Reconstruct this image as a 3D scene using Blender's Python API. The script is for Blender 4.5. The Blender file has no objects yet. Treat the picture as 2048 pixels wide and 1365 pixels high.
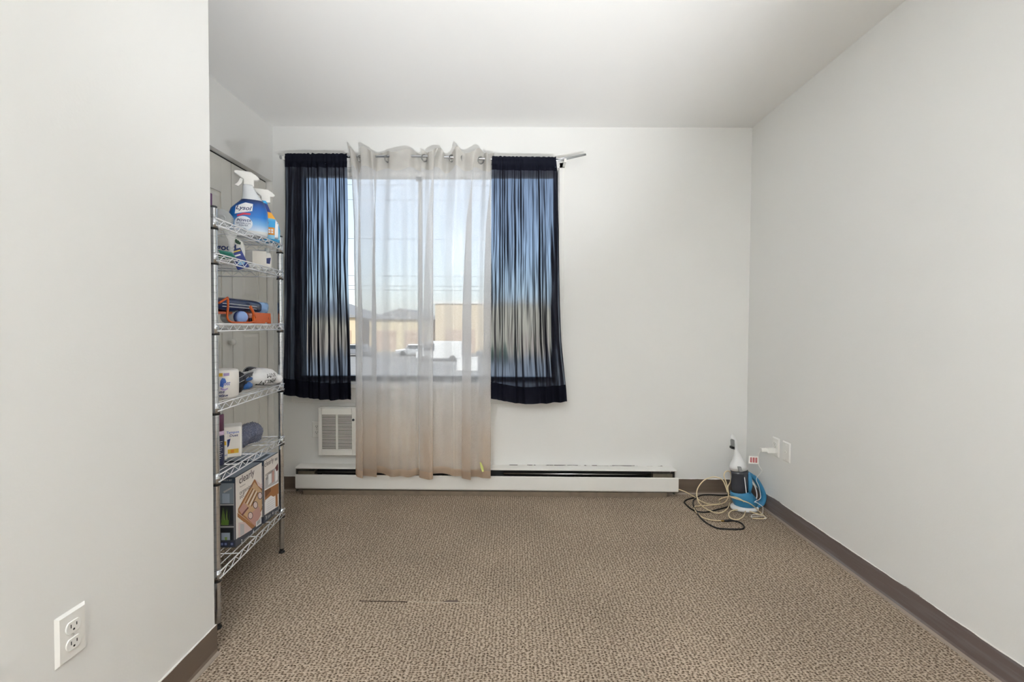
import bpy, bmesh, math, random
import numpy as np
from mathutils import Vector, Matrix, noise
from mathutils.bvhtree import BVHTree
sc = bpy.context.scene
COL = sc.collection
rnd = random.Random(7)

# ------------------------------------------------------------------ camera
FPX = 880.0
PITCH, ROLL, YAW = 0.02316, 0.005414, -0.00684
CH = 1.134
cp, sp, cr, sr, cy, sy = math.cos(PITCH), math.sin(PITCH), math.cos(ROLL), math.sin(ROLL), math.cos(YAW), math.sin(YAW)
FW = Vector((sy*cp, cy*cp, -sp)); _r0 = Vector((cy, -sy, 0)); _u0 = _r0.cross(FW)
RT = _r0*cr + _u0*sr; UP = _u0*cr - _r0*sr
CAMP = Vector((0, 0, CH))
cd = bpy.data.cameras.new('camera'); cam = bpy.data.objects.new('camera', cd); COL.objects.link(cam)
cd.sensor_width = 36; cd.lens = FPX/2048*36; cd.shift_y = -13.02/2048; cd.clip_start = 0.02; cd.clip_end = 500
cam.matrix_world = Matrix(((RT.x, UP.x, -FW.x, 0), (RT.y, UP.y, -FW.y, 0), (RT.z, UP.z, -FW.z, CH), (0, 0, 0, 1)))
sc.camera = cam

# ------------------------------------------------------------------ world, sun, exposure
sc.view_settings.view_transform = 'Standard'; sc.view_settings.look = 'None'
sc.view_settings.exposure = 0.54; sc.view_settings.gamma = 1.0
sc.view_settings.use_curve_mapping = False
sc.cycles.transparent_max_bounces = 40
sc.cycles.max_bounces = 14; sc.cycles.diffuse_bounces = 8
w = bpy.data.worlds.new('sky'); sc.world = w; w.use_nodes = True
wn = w.node_tree.nodes; wl = w.node_tree.links; wn.clear()
wo = wn.new('ShaderNodeOutputWorld'); wb = wn.new('ShaderNodeBackground'); sk = wn.new('ShaderNodeTexSky')
sk.sky_type = 'NISHITA'; sk.sun_disc = False; sk.sun_elevation = math.radians(42); sk.sun_rotation = math.radians(160)
sk.air_density = 1.0; sk.dust_density = 2.0; sk.ozone_density = 2.0
wb.inputs[1].default_value = 0.34
hz = wn.new('ShaderNodeMix'); hz.data_type = 'RGBA'; hz.inputs[0].default_value = .72; hz.inputs[7].default_value = (1.98, 2.02, 2.16, 1)   # thin white haze over the sky
wl.new(sk.outputs[0], hz.inputs[6]); wl.new(hz.outputs[2], wb.inputs[0]); wl.new(wb.outputs[0], wo.inputs[0])
sd = bpy.data.lights.new('sun', 'SUN'); sd.energy = 2.2; sd.angle = 0.01; sd.color = (1, .95, .86)
so = bpy.data.objects.new('sun', sd); COL.objects.link(so)
so.rotation_euler = Vector((0.35, 0.75, -0.75)).to_track_quat('-Z', 'Y').to_euler()

# ------------------------------------------------------------------ helpers
def at(px, py, X=None, Y=None, Z=None):
    d = FW + RT*((px-1024)/FPX) + UP*((682.5-13.02-py)/FPX)
    if X is not None: t = X/d.x
    elif Y is not None: t = Y/d.y
    else: t = (Z-CH)/d.z
    return CAMP + d*t
def lin(c): return tuple(((v/255)/12.92 if v/255 <= .04045 else ((v/255+.055)/1.055)**2.4) for v in c)
MATS = {}
def mat(name, rgb=(200,200,200), rough=.5, metal=0, alpha=1, trans=0, bump=0, bscale=200, emit=0, sheen=0, ior=1.45, vary=0, vscale=30, coat=0):
    if name in MATS: return MATS[name]
    m = bpy.data.materials.new(name); m.use_nodes = True; MATS[name] = m
    n, l = m.node_tree.nodes, m.node_tree.links
    b = n['Principled BSDF']
    c = lin(rgb)
    b.inputs['Base Color'].default_value = (*c, 1); b.inputs['Roughness'].default_value = rough
    b.inputs['Metallic'].default_value = metal; b.inputs['Alpha'].default_value = alpha
    b.inputs['Transmission Weight'].default_value = trans; b.inputs['IOR'].default_value = ior
    b.inputs['Sheen Weight'].default_value = sheen; b.inputs['Coat Weight'].default_value = coat
    if emit:
        b.inputs['Emission Color'].default_value = (*c, 1); b.inputs['Emission Strength'].default_value = emit
    tc = n.new('ShaderNodeTexCoord')
    if bump:
        t = n.new('ShaderNodeTexNoise'); t.inputs['Scale'].default_value = bscale; t.inputs['Detail'].default_value = 4
        bp = n.new('ShaderNodeBump'); bp.inputs['Strength'].default_value = bump; bp.inputs['Distance'].default_value = .002
        l.new(tc.outputs['Object'], t.inputs['Vector']); l.new(t.outputs['Fac'], bp.inputs['Height']); l.new(bp.outputs[0], b.inputs['Normal'])
    if vary:
        t = n.new('ShaderNodeTexNoise'); t.inputs['Scale'].default_value = vscale; t.inputs['Detail'].default_value = 5
        rp = n.new('ShaderNodeMapRange'); rp.inputs['To Min'].default_value = 1-vary; rp.inputs['To Max'].default_value = 1+vary
        mx = n.new('ShaderNodeMix'); mx.data_type = 'RGBA'; mx.blend_type = 'MULTIPLY'; mx.inputs[0].default_value = 1
        mx.inputs[6].default_value = (*c, 1)
        l.new(tc.outputs['Object'], t.inputs['Vector']); l.new(t.outputs['Fac'], rp.inputs['Value'])
        l.new(rp.outputs[0], mx.inputs[7]); l.new(mx.outputs[2], b.inputs['Base Color'])
    return m

class MB:
    """collects shapes in world coordinates; build() links ONE mesh object"""
    def __init__(s): s.v = []; s.f = []; s.mi = []; s.sm = []; s.mats = []
    def m(s, mt):
        if mt not in s.mats: s.mats.append(mt)
        return s.mats.index(mt)
    def add(s, vs, fs, mt, smooth=False):
        o = len(s.v); i = s.m(mt)
        s.v += [Vector(p) for p in vs]
        for f in fs: s.f.append([o+k for k in f]); s.mi.append(i); s.sm.append(smooth)
        return s
    def box(s, lo, hi, mt):
        x0, y0, z0 = lo; x1, y1, z1 = hi
        return s.frame_box(Vector((x0,y0,z0)), Vector((x1-x0,0,0)), Vector((0,y1-y0,0)), Vector((0,0,z1-z0)), mt)
    def frame_box(s, o, a, b, c, mt):
        o, a, b, c = map(Vector, (o, a, b, c))
        vs = [o, o+a, o+a+b, o+b, o+c, o+a+c, o+a+b+c, o+b+c]
        fs = [(0,3,2,1), (4,5,6,7), (0,1,5,4), (1,2,6,5), (2,3,7,6), (3,0,4,7)]
        if a.cross(b).dot(c) < 0: fs = [f[::-1] for f in fs]
        return s.add(vs, fs, mt)
    def prism(s, pts, o, U, V, N, th, mt, smooth=False):
        o, U, V, N = Vector(o), Vector(U), Vector(V), Vector(N)
        n = len(pts)
        A = [o+U*p[0]+V*p[1]-N*th/2 for p in pts]; B = [p+N*th for p in A]
        ar = sum(pts[i][0]*pts[(i+1)%n][1]-pts[(i+1)%n][0]*pts[i][1] for i in range(n))
        flip = (ar < 0) != (U.cross(V).dot(N) < 0)
        fs = [tuple(range(n-1,-1,-1)), tuple(range(n,2*n))] + [(i,(i+1)%n,n+(i+1)%n,n+i) for i in range(n)]
        if flip: fs = [f[::-1] for f in fs]
        return s.add(A+B, fs, mt, smooth)
    def loft(s, rings, mt, cap=True, smooth=True, closed=False):
        n = len(rings[0]); vs = [p for r in rings for p in r]; fs = []
        K = len(rings)
        for k in range(K if closed else K-1):
            for i in range(n):
                j = (i+1) % n; k2 = (k+1) % K
                fs.append((k*n+i, k*n+j, k2*n+j, k2*n+i))
        s.add(vs, fs, mt, smooth)
        if cap and not closed:
            o = len(s.v)-len(vs); i = s.m(mt)
            s.f.append([o+q for q in range(n-1,-1,-1)]); s.f.append([o+(K-1)*n+q for q in range(n)])
            s.mi += [i, i]; s.sm += [False, False]
        return s
    def lathe(s, prof, c, mt, n=20, axis=(0,0,1), smooth=True, sx=1, sy=1, ref=None):
        ax = Vector(axis).normalized(); c = Vector(c)
        e1 = Vector(ref) if ref else (Vector((1,0,0)) if abs(ax.x) < .9 else Vector((0,1,0)))
        e1 = (e1-ax*e1.dot(ax)).normalized(); e2 = ax.cross(e1)
        rings = [[c+ax*z+e1*(max(r,1e-5)*sx*math.cos(2*math.pi*i/n))+e2*(max(r,1e-5)*sy*math.sin(2*math.pi*i/n)) for i in range(n)] for r, z in prof]
        return s.loft(rings, mt, True, smooth)
    def tube(s, pts, r, mt, n=8, closed=False, smooth=True, sx=1, sy=1):
        P = [Vector(p) for p in pts]; K = len(P)
        rings = []; prev = None
        for k in range(K):
            if closed: t = P[(k+1)%K]-P[k-1]
            else: t = P[min(k+1,K-1)]-P[max(k-1,0)]
            t = t.normalized() if t.length > 1e-9 else Vector((0,0,1))
            if prev is None:
                e = Vector((0,0,1)) if abs(t.z) < .9 else Vector((1,0,0))
            else: e = prev
            e = (e-t*e.dot(t)).normalized(); prev = e; f = t.cross(e)
            rr = r[k] if isinstance(r, (list, tuple)) else r
            rings.append([P[k]+e*(rr*sx*math.cos(2*math.pi*i/n))+f*(rr*sy*math.sin(2*math.pi*i/n)) for i in range(n)])
        return s.loft(rings, mt, True, smooth, closed)
    def ball(s, c, rad, mt, n=14, amp=0, fr=8, pw=1.0, seed=0, ax=None):
        c = Vector(c); rad = Vector(rad)
        A = ax or (Vector((1,0,0)), Vector((0,1,0)), Vector((0,0,1)))
        rings = []
        sg = lambda x: math.copysign(abs(x)**pw, x)
        for k in range(n+1):
            th = math.pi*k/n; th = min(max(th, .02), math.pi-.02)
            ring = []
            for i in range(2*n):
                ph = math.pi*i/n
                d = Vector((sg(math.sin(th))*sg(math.cos(ph)), sg(math.sin(th))*sg(math.sin(ph)), -sg(math.cos(th))))
                q = Vector((d.x*rad.x, d.y*rad.y, d.z*rad.z))
                if amp: q *= 1+amp*noise.noise(q*fr/max(rad)*.3+Vector((seed,seed*2,0)))+.4*amp*noise.noise(q*fr/max(rad)+Vector((seed,0,seed)))
                ring.append(c+A[0]*q.x+A[1]*q.y+A[2]*q.z)
            rings.append(ring)
        return s.loft(rings, mt)
    def poly(s, pts, o, U, V, mt, off=0, wrap=None, grid=0):
        """flat print of 2D points on the plane o,U,V (normal UxV), optionally wrapped on another MB"""
        o, U, V = Vector(o), Vector(U), Vector(V); N = U.cross(V).normalized()
        ar = sum(pts[i][0]*pts[(i+1)%len(pts)][1]-pts[(i+1)%len(pts)][0]*pts[i][1] for i in range(len(pts)))
        if ar < 0: pts = pts[::-1]
        return s.flat([Vector((p[0],p[1])) for p in pts], [tuple(range(len(pts)))], o, U, V, mt, off, wrap, grid)
    def flat(s, v2, fs, o, U, V, mt, off=0, wrap=None, grid=0):
        N = U.cross(V).normalized()
        if wrap is not None and grid:
            bm = bmesh.new(); bv = [bm.verts.new((p[0],p[1],0)) for p in v2]
            for f in fs:
                try: bm.faces.new([bv[i] for i in f])
                except ValueError: pass
            bmesh.ops.triangulate(bm, faces=bm.faces[:])
            for _ in range(6):
                es = [e for e in bm.edges if e.calc_length() > grid]
                if not es: break
                bmesh.ops.subdivide_edges(bm, edges=es, cuts=1); bmesh.ops.triangulate(bm, faces=bm.faces[:])
            bm.verts.index_update(); v2 = [(q.co.x, q.co.y) for q in bm.verts]; fs = [tuple(q.index for q in f.verts) for f in bm.faces]; bm.free()
        out = []
        tree = BVHTree.FromPolygons(wrap.v, wrap.f) if wrap is not None else None
        for p in v2:
            q = o+U*p[0]+V*p[1]
            if tree:
                h = tree.ray_cast(q+N*.3, -N)
                q = h[0] if h[0] is not None else q
            out.append(q+N*off)
        return s.add(out, fs, mt)
    def text(s, body, width, o, U, V, mt, off=.0006, shear=0, wrap=None, bold=0, height=None, grid=0, mirror=False):
        v2, fs = text_shape(body, width, shear, bold, height, mirror)
        return s.flat(v2, fs, Vector(o), Vector(U), Vector(V), mt, off, wrap, grid)
    def build(s, name, parent=None, bevel=0, bseg=2, loc=None, subsurf=0, solid=0):
        org = Vector(parent['_org']) if parent is not None else Vector(loc if loc is not None else (0,0,0))
        me = bpy.data.meshes.new(name)
        me.from_pydata([p-org for p in s.v], [], s.f)
        for q in s.mats: me.materials.append(q)
        me.polygons.foreach_set('material_index', s.mi); me.polygons.foreach_set('use_smooth', s.sm); me.update()
        o = bpy.data.objects.new(name, me); COL.objects.link(o)
        if parent is not None: o.parent = parent
        else: o.location = org
        ORG[o.name] = org; o['_org'] = list(org)
        if bevel:
            md = o.modifiers.new('bevel', 'BEVEL'); md.width = bevel; md.segments = bseg; md.limit_method = 'ANGLE'; md.angle_limit = .6
        if solid:
            md = o.modifiers.new('solid', 'SOLIDIFY'); md.thickness = solid
        if subsurf:
            md = o.modifiers.new('sub', 'SUBSURF'); md.levels = subsurf; md.render_levels = subsurf
        return o
ORG = {}
_tc = {}
def text_shape(body, width, shear=0, bold=0, height=None, mirror=False):
    k = (body, shear, bold)
    if k not in _tc:
        c = bpy.data.curves.new('t', 'FONT'); c.body = body; c.shear = shear; c.resolution_u = 3; c.offset = bold
        o = bpy.data.objects.new('t', c); COL.objects.link(o)
        dg = bpy.context.evaluated_depsgraph_get(); e = o.evaluated_get(dg); me = e.to_mesh()
        v = [(p.co.x, p.co.y) for p in me.vertices]; f = [tuple(q.vertices) for q in me.polygons]
        e.to_mesh_clear(); bpy.data.objects.remove(o); bpy.data.curves.remove(c)
        _tc[k] = (v, f)
    v, f = _tc[k]
    x0 = min(p[0] for p in v); x1 = max(p[0] for p in v); y0 = min(p[1] for p in v); y1 = max(p[1] for p in v)
    sx = width/(x1-x0); sy_ = height/(y1-y0) if height else sx
    mm = -1 if mirror else 1
    v2 = [(mm*(p[0]-(x0+x1)/2)*sx, (p[1]-(y0+y1)/2)*sy_) for p in v]
    return v2, f
def thing(name, label, cat, loc, group=None):
    o = bpy.data.objects.new(name, None); COL.objects.link(o); o.location = loc; o.empty_display_size = .05
    o['_org'] = list(loc); return tag(o, label, cat, group)
def tag(o, label, cat, group=None, kind=None):
    o['label'] = label; o['category'] = cat
    if group: o['group'] = group
    if kind: o['kind'] = kind
    return o
def struct(o, label=None, cat=None):
    o['kind'] = 'structure'
    if label: o['label'] = label
    if cat: o['category'] = cat
    return o
def spline(pts, n=8, closed=False):
    P = [Vector(p) for p in pts]; K = len(P); out = []
    for k in range(K if closed else K-1):
        g = lambda i: P[i % K] if closed else P[min(max(i,0),K-1)]
        a, b, c, d = g(k-1), g(k), g(k+1), g(k+2)
        for i in range(n):
            t = i/n
            out.append(.5*((2*b)+(c-a)*t+(2*a-5*b+4*c-d)*t*t+(3*b-a-3*c+d)*t**3))
    if not closed: out.append(P[-1])
    return out

# ------------------------------------------------------------------ materials
WALL = mat('wall_paint', (225,225,223), .62, bump=.12, bscale=140, vary=.015, vscale=2)
CEIL = mat('ceiling_paint', (238,238,237), .7, bump=.06, bscale=90)
DOORW = mat('door_paint', (226,224,217), .42)
TRIMW = mat('trim_white', (234,233,230), .4)
PLW = mat('white_plastic', (228,227,223), .35)
PLW2 = mat('ivory_plastic', (228,226,220), .4)
BLK = mat('black_plastic', (18,18,19), .5)
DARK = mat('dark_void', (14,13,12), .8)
CHROME = mat('chrome', (205,208,212), .16, metal=1)
WIRE = mat('chrome_wire', (240,242,246), .3, metal=.55)
ALU = mat('dark_aluminium', (70,74,80), .4, metal=.6)
HEATW = mat('heater_enamel', (228,227,223), .4, vary=.03, vscale=12)
STEEL = mat('galvanised_steel', (120,118,112), .45, metal=.8, vary=.2, vscale=40)

def carpet_mat():
    m = bpy.data.materials.new('carpet_loop'); m.use_nodes = True
    n, l = m.node_tree.nodes, m.node_tree.links; b = n['Principled BSDF']
    tc = n.new('ShaderNodeTexCoord')
    def N(t): return n.new(t)
    nz = N('ShaderNodeTexNoise'); nz.inputs['Scale'].default_value = 45; nz.inputs['Detail'].default_value = 3
    l.new(tc.outputs['Object'], nz.inputs['Vector'])
    vm = N('ShaderNodeVectorMath'); vm.operation = 'SCALE'; vm.inputs[3].default_value = .012
    sub = N('ShaderNodeVectorMath'); sub.operation = 'SUBTRACT'; sub.inputs[1].default_value = (.5,.5,.5)
    l.new(nz.outputs['Color'], sub.inputs[0]); l.new(sub.outputs[0], vm.inputs[0])
    ad = N('ShaderNodeVectorMath'); ad.operation = 'ADD'; l.new(tc.outputs['Object'], ad.inputs[0]); l.new(vm.outputs[0], ad.inputs[1])
    mp = N('ShaderNodeMapping'); mp.inputs['Scale'].default_value = (76, 132, 1); l.new(ad.outputs[0], mp.inputs['Vector'])
    vo = N('ShaderNodeTexVoronoi'); vo.voronoi_dimensions = '2D'; vo.inputs['Scale'].default_value = 1; vo.inputs['Randomness'].default_value = .5
    l.new(mp.outputs[0], vo.inputs['Vector'])
    # woven loops with a dark pit between them
    nj = N('ShaderNodeTexNoise'); nj.inputs['Scale'].default_value = 130; nj.inputs['Detail'].default_value = 3; l.new(tc.outputs['Object'], nj.inputs['Vector'])
    dj = N('ShaderNodeMath'); dj.operation = 'MULTIPLY_ADD'; dj.inputs[1].default_value = .95; l.new(nj.outputs['Fac'], dj.inputs[0]); l.new(vo.outputs['Distance'], dj.inputs[2])
    rp = N('ShaderNodeValToRGB'); e = rp.color_ramp.elements
    e[0].position = .46; e[0].color = (*lin((50,37,27)), 1); e[1].position = 1.0; e[1].color = (*lin((184,168,150)), 1)
    k = e.new(.66); k.color = (*lin((116,101,84)), 1); k = e.new(.80); k.color = (*lin((150,134,117)), 1)
    l.new(dj.outputs[0], rp.inputs['Fac'])
    # fine yarn flecks
    mp2 = N('ShaderNodeMapping'); mp2.inputs['Scale'].default_value = (210, 380, 100); l.new(tc.outputs['Object'], mp2.inputs['Vector'])
    n2 = N('ShaderNodeTexNoise'); n2.inputs['Scale'].default_value = 1; n2.inputs['Detail'].default_value = 3; n2.inputs['Roughness'].default_value = .7
    l.new(mp2.outputs[0], n2.inputs['Vector'])
    r2 = N('ShaderNodeMapRange'); r2.inputs['From Min'].default_value = .25; r2.inputs['From Max'].default_value = .75; r2.inputs['To Min'].default_value = .30; r2.inputs['To Max'].default_value = 1.6
    l.new(n2.outputs['Fac'], r2.inputs['Value'])
    mx = N('ShaderNodeMix'); mx.data_type = 'RGBA'; mx.blend_type = 'MULTIPLY'; mx.inputs[0].default_value = 1
    l.new(rp.outputs[0], mx.inputs[6]); l.new(r2.outputs[0], mx.inputs[7])
    # worn patches
    n3 = N('ShaderNodeTexNoise'); n3.inputs['Scale'].default_value = 2.2; n3.inputs['Detail'].default_value = 4; l.new(tc.outputs['Object'], n3.inputs['Vector'])
    r3 = N('ShaderNodeMapRange'); r3.inputs['From Min'].default_value = .3; r3.inputs['From Max'].default_value = .7; r3.inputs['To Min'].default_value = .90; r3.inputs['To Max'].default_value = 1.1
    l.new(n3.outputs['Fac'], r3.inputs['Value'])
    m2 = N('ShaderNodeMix'); m2.data_type = 'RGBA'; m2.blend_type = 'MULTIPLY'; m2.inputs[0].default_value = 1
    l.new(mx.outputs[2], m2.inputs[6]); l.new(r3.outputs[0], m2.inputs[7])
    l.new(m2.outputs[2], b.inputs['Base Color'])
    b.inputs['Roughness'].default_value = .95; b.inputs['Specular IOR Level'].default_value = .1
    iv = N('ShaderNodeMath'); iv.operation = 'MULTIPLY'; iv.inputs[0].default_value = 1; l.new(vo.outputs['Distance'], iv.inputs[1])
    a2 = N('ShaderNodeMath'); a2.operation = 'MULTIPLY_ADD'; a2.inputs[1].default_value = .5; l.new(n2.outputs['Fac'], a2.inputs[0]); l.new(iv.outputs[0], a2.inputs[2])
    bp = N('ShaderNodeBump'); bp.inputs['Strength'].default_value = .9; bp.inputs['Distance'].default_value = .004
    l.new(a2.outputs[0], bp.inputs['Height']); l.new(bp.outputs[0], b.inputs['Normal'])
    return m

def fabric_mat(name, rgb, tint, face_t, edge_t, pw, transl=.3, wv=0, bumpstr=0, sheen=0, stain=None, soft=0):
    """thin woven cloth: light passes straight through the weave, less where the cloth is met obliquely"""
    m = bpy.data.materials.new(name); m.use_nodes = True; MATS[name] = m
    n, l = m.node_tree.nodes, m.node_tree.links; n.clear()
    N = lambda t: n.new(t)
    out = N('ShaderNodeOutputMaterial'); tc = N('ShaderNodeTexCoord')
    df = N('ShaderNodeBsdfDiffuse'); tl = N('ShaderNodeBsdfTranslucent'); tr = N('ShaderNodeBsdfRefraction' if soft else 'ShaderNodeBsdfTransparent')
    if soft: tr.inputs['IOR'].default_value = 1.10; tr.inputs['Roughness'].default_value = soft
    df.inputs[0].default_value = (*lin(rgb), 1); tl.inputs[0].default_value = (*lin(rgb), 1); tr.inputs[0].default_value = (*tint, 1)
    lw = N('ShaderNodeLayerWeight'); lw.inputs[0].default_value = .5
    if bumpstr:
        mp = N('ShaderNodeMapping'); mp.inputs['Scale'].default_value = (26, 26, 2.0); l.new(tc.outputs['Object'], mp.inputs['Vector'])
        nz = N('ShaderNodeTexNoise'); nz.inputs['Scale'].default_value = 1; nz.inputs['Detail'].default_value = 2.5; nz.inputs['Distortion'].default_value = .3; l.new(mp.outputs[0], nz.inputs['Vector'])
        bp = N('ShaderNodeBump'); bp.inputs['Strength'].default_value = bumpstr; bp.inputs['Distance'].default_value = .012
        l.new(nz.outputs['Fac'], bp.inputs['Height'])
        for q in (lw, df, tl)+((tr,) if soft else ()): l.new(bp.outputs[0], q.inputs['Normal'])
    iv = N('ShaderNodeMath'); iv.operation = 'SUBTRACT'; iv.inputs[0].default_value = 1; l.new(lw.outputs['Facing'], iv.inputs[1])
    pwn = N('ShaderNodeMath'); pwn.operation = 'POWER'; pwn.inputs[1].default_value = pw; l.new(iv.outputs[0], pwn.inputs[0])
    mr = N('ShaderNodeMapRange'); mr.inputs['To Min'].default_value = edge_t; mr.inputs['To Max'].default_value = face_t; l.new(pwn.outputs[0], mr.inputs['Value'])
    fac = mr.outputs[0]
    if wv:   # visible weave: slubby threads
        mp2 = N('ShaderNodeMapping'); mp2.inputs['Scale'].default_value = (120, 120, 900); l.new(tc.outputs['Object'], mp2.inputs['Vector'])
        n2 = N('ShaderNodeTexNoise'); n2.inputs['Scale'].default_value = 1; n2.inputs['Detail'].default_value = 2; l.new(mp2.outputs[0], n2.inputs['Vector'])
        r2 = N('ShaderNodeMapRange'); r2.inputs['To Min'].default_value = 1-wv; r2.inputs['To Max'].default_value = 1+wv; l.new(n2.outputs['Fac'], r2.inputs['Value'])
        mu = N('ShaderNodeMath'); mu.operation = 'MULTIPLY'; mu.use_clamp = True; l.new(fac, mu.inputs[0]); l.new(r2.outputs[0], mu.inputs[1]); fac = mu.outputs[0]
    if stain:   # beige tone deepening towards the hem, with a ragged edge
        sx = N('ShaderNodeSeparateXYZ'); l.new(tc.outputs['Object'], sx.inputs[0])
        nz3 = N('ShaderNodeTexNoise'); nz3.inputs['Scale'].default_value = 7; nz3.inputs['Detail'].default_value = 5; l.new(tc.outputs['Object'], nz3.inputs['Vector'])
        m3 = N('ShaderNodeMath'); m3.operation = 'MULTIPLY_ADD'; m3.inputs[1].default_value = .35; l.new(nz3.outputs['Fac'], m3.inputs[0]); l.new(sx.outputs['Z'], m3.inputs[2])
        r3 = N('ShaderNodeMapRange'); r3.inputs['From Min'].default_value = -1.25; r3.inputs['From Max'].default_value = -1.75; r3.inputs['To Min'].default_value = 0; r3.inputs['To Max'].default_value = 1; l.new(m3.outputs[0], r3.inputs['Value'])
        mxs = N('ShaderNodeMix'); mxs.data_type = 'RGBA'; l.new(r3.outputs[0], mxs.inputs[0]); mxs.inputs[6].default_value = (*lin(rgb), 1); mxs.inputs[7].default_value = (*lin(stain), 1)
        l.new(mxs.outputs[2], df.inputs[0]); l.new(mxs.outputs[2], tl.inputs[0])
    mxa = N('ShaderNodeMixShader'); mxa.inputs[0].default_value = transl; l.new(df.outputs[0], mxa.inputs[1]); l.new(tl.outputs[0], mxa.inputs[2])
    body = mxa.outputs[0]
    if sheen:
        gl = N('ShaderNodeBsdfGlossy'); gl.inputs['Roughness'].default_value = .42; gl.inputs[0].default_value = (*lin(tuple(min(255, c*3+40) for c in rgb)), 1)
        if bumpstr: l.new(bp.outputs[0], gl.inputs['Normal'])
        mg = N('ShaderNodeMixShader'); mg.inputs[0].default_value = sheen; l.new(body, mg.inputs[1]); l.new(gl.outputs[0], mg.inputs[2]); body = mg.outputs[0]
    mx = N('ShaderNodeMixShader'); l.new(fac, mx.inputs[0]); l.new(body, mx.inputs[1]); l.new(tr.outputs[0], mx.inputs[2])
    l.new(mx.outputs[0], out.inputs[0])
    return m
CARPET = carpet_mat()
SHEER = fabric_mat('sheer_white', (240,240,241), (1,1,1), .50, .03, 1.1, transl=.5, wv=.28, stain=(226,212,197))
SHEERHEM = fabric_mat('sheer_hem', (220,217,211), (1,1,1), .25, .02, .9, transl=.5, wv=.3, stain=(214,194,172))
NAVY = fabric_mat('navy_satin', (33,33,41), (.44,.52,.64), .86, .0, 8.5, transl=.3, bumpstr=1.0, sheen=.07, soft=.36)
NAVYHEM = fabric_mat('navy_hem', (22,23,32), (.5,.6,.8), .03, .0, 2, transl=.2, bumpstr=.3, sheen=.03)

# ------------------------------------------------------------------ room shell
H = 2.44; D = 2.9437; XL = -1.6196; XR = 1.5564; XN = -1.0194; YN = 1.474; YB = -2.6; XB = -1.76
WX0, WX1, WZ0, WZ1 = -1.521, .287, .73, 2.168
b = MB(); b.box((XB-.1, YB-.1, -.12), (XR+.12, D+.2, 0), CARPET); FLOOR = struct(b.build('floor'), 'brown loop-pile carpet floor', 'floor')
DKS = mat('seam_dark', (62,50,40), .95); LTS = mat('seam_backing', (190,178,160), .9)  # dark and pale strips along the carpet seam
s0, s1, s2 = at(719, 1203.2, Z=0), at(815, 1204.8, Z=0), at(967, 1207.6, Z=0)
b = MB()
for a_, b_, w_, m_ in ((s0, s1, .0035, DKS), (s1, s2, .0022, LTS)): b.frame_box(a_+Vector((0,-w_/2,0)), b_-a_, Vector((0,w_,0)), Vector((0,0,.0015)), m_)
b.build('carpet_seam', FLOOR)
sc_ = at(907, 1203.5, Z=0); b = MB(); b.prism([(-.045,-.004),(.012,-.010),(.022,.0),(.008,.014),(.004,.004),(-.02,.008)], sc_+Vector((0,0,.0006)), (1,0,0), (0,1,0), (0,0,1), .0012, mat('worn_backing', (104,90,82), .95, vary=.4, vscale=160)); b.build('worn_spot', FLOOR)
b = MB(); b.box((XB-.1, YB-.1, H), (XR+.12, D+.2, H+.12), CEIL); struct(b.build('ceiling'), 'smooth white painted ceiling', 'ceiling')
b = MB()
b.box((XB-.1, D, 0), (WX0, D+.2, H), WALL); b.box((WX1, D, 0), (XR+.12, D+.2, H), WALL)
b.box((WX0, D, WZ1), (WX1, D+.2, H), WALL); b.box((WX0, D, 0), (WX1, D+.2, WZ0), WALL)
struct(b.build('wall_back'), 'white back wall with the wide window', 'wall')
b = MB(); b.box((XR, YB, 0), (XR+.12, D, H), WALL); struct(b.build('wall_right'), 'long white right wall', 'wall')
b = MB(); b.box((XN-.1, YB, 0), (XN, YN, H), WALL); b.box((XB, YN-.1, 0), (XN-.1, YN, H), WALL)
struct(b.build('wall_left', bevel=.004), 'near white wall at left, ending in an outside corner', 'wall')
b = MB(); b.box((XL-.10, YN, 2.075), (XL, D, H), WALL); struct(b.build('wall_closet'), 'white wall strip above the closet doors', 'wall')
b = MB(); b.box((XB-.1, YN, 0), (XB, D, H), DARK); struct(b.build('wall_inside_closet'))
b = MB(); b.box((XN-.1, YB-.1, 0), (XR+.12, YB, H), WALL); struct(b.build('wall_rear'), 'white wall behind the camera', 'wall')

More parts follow.
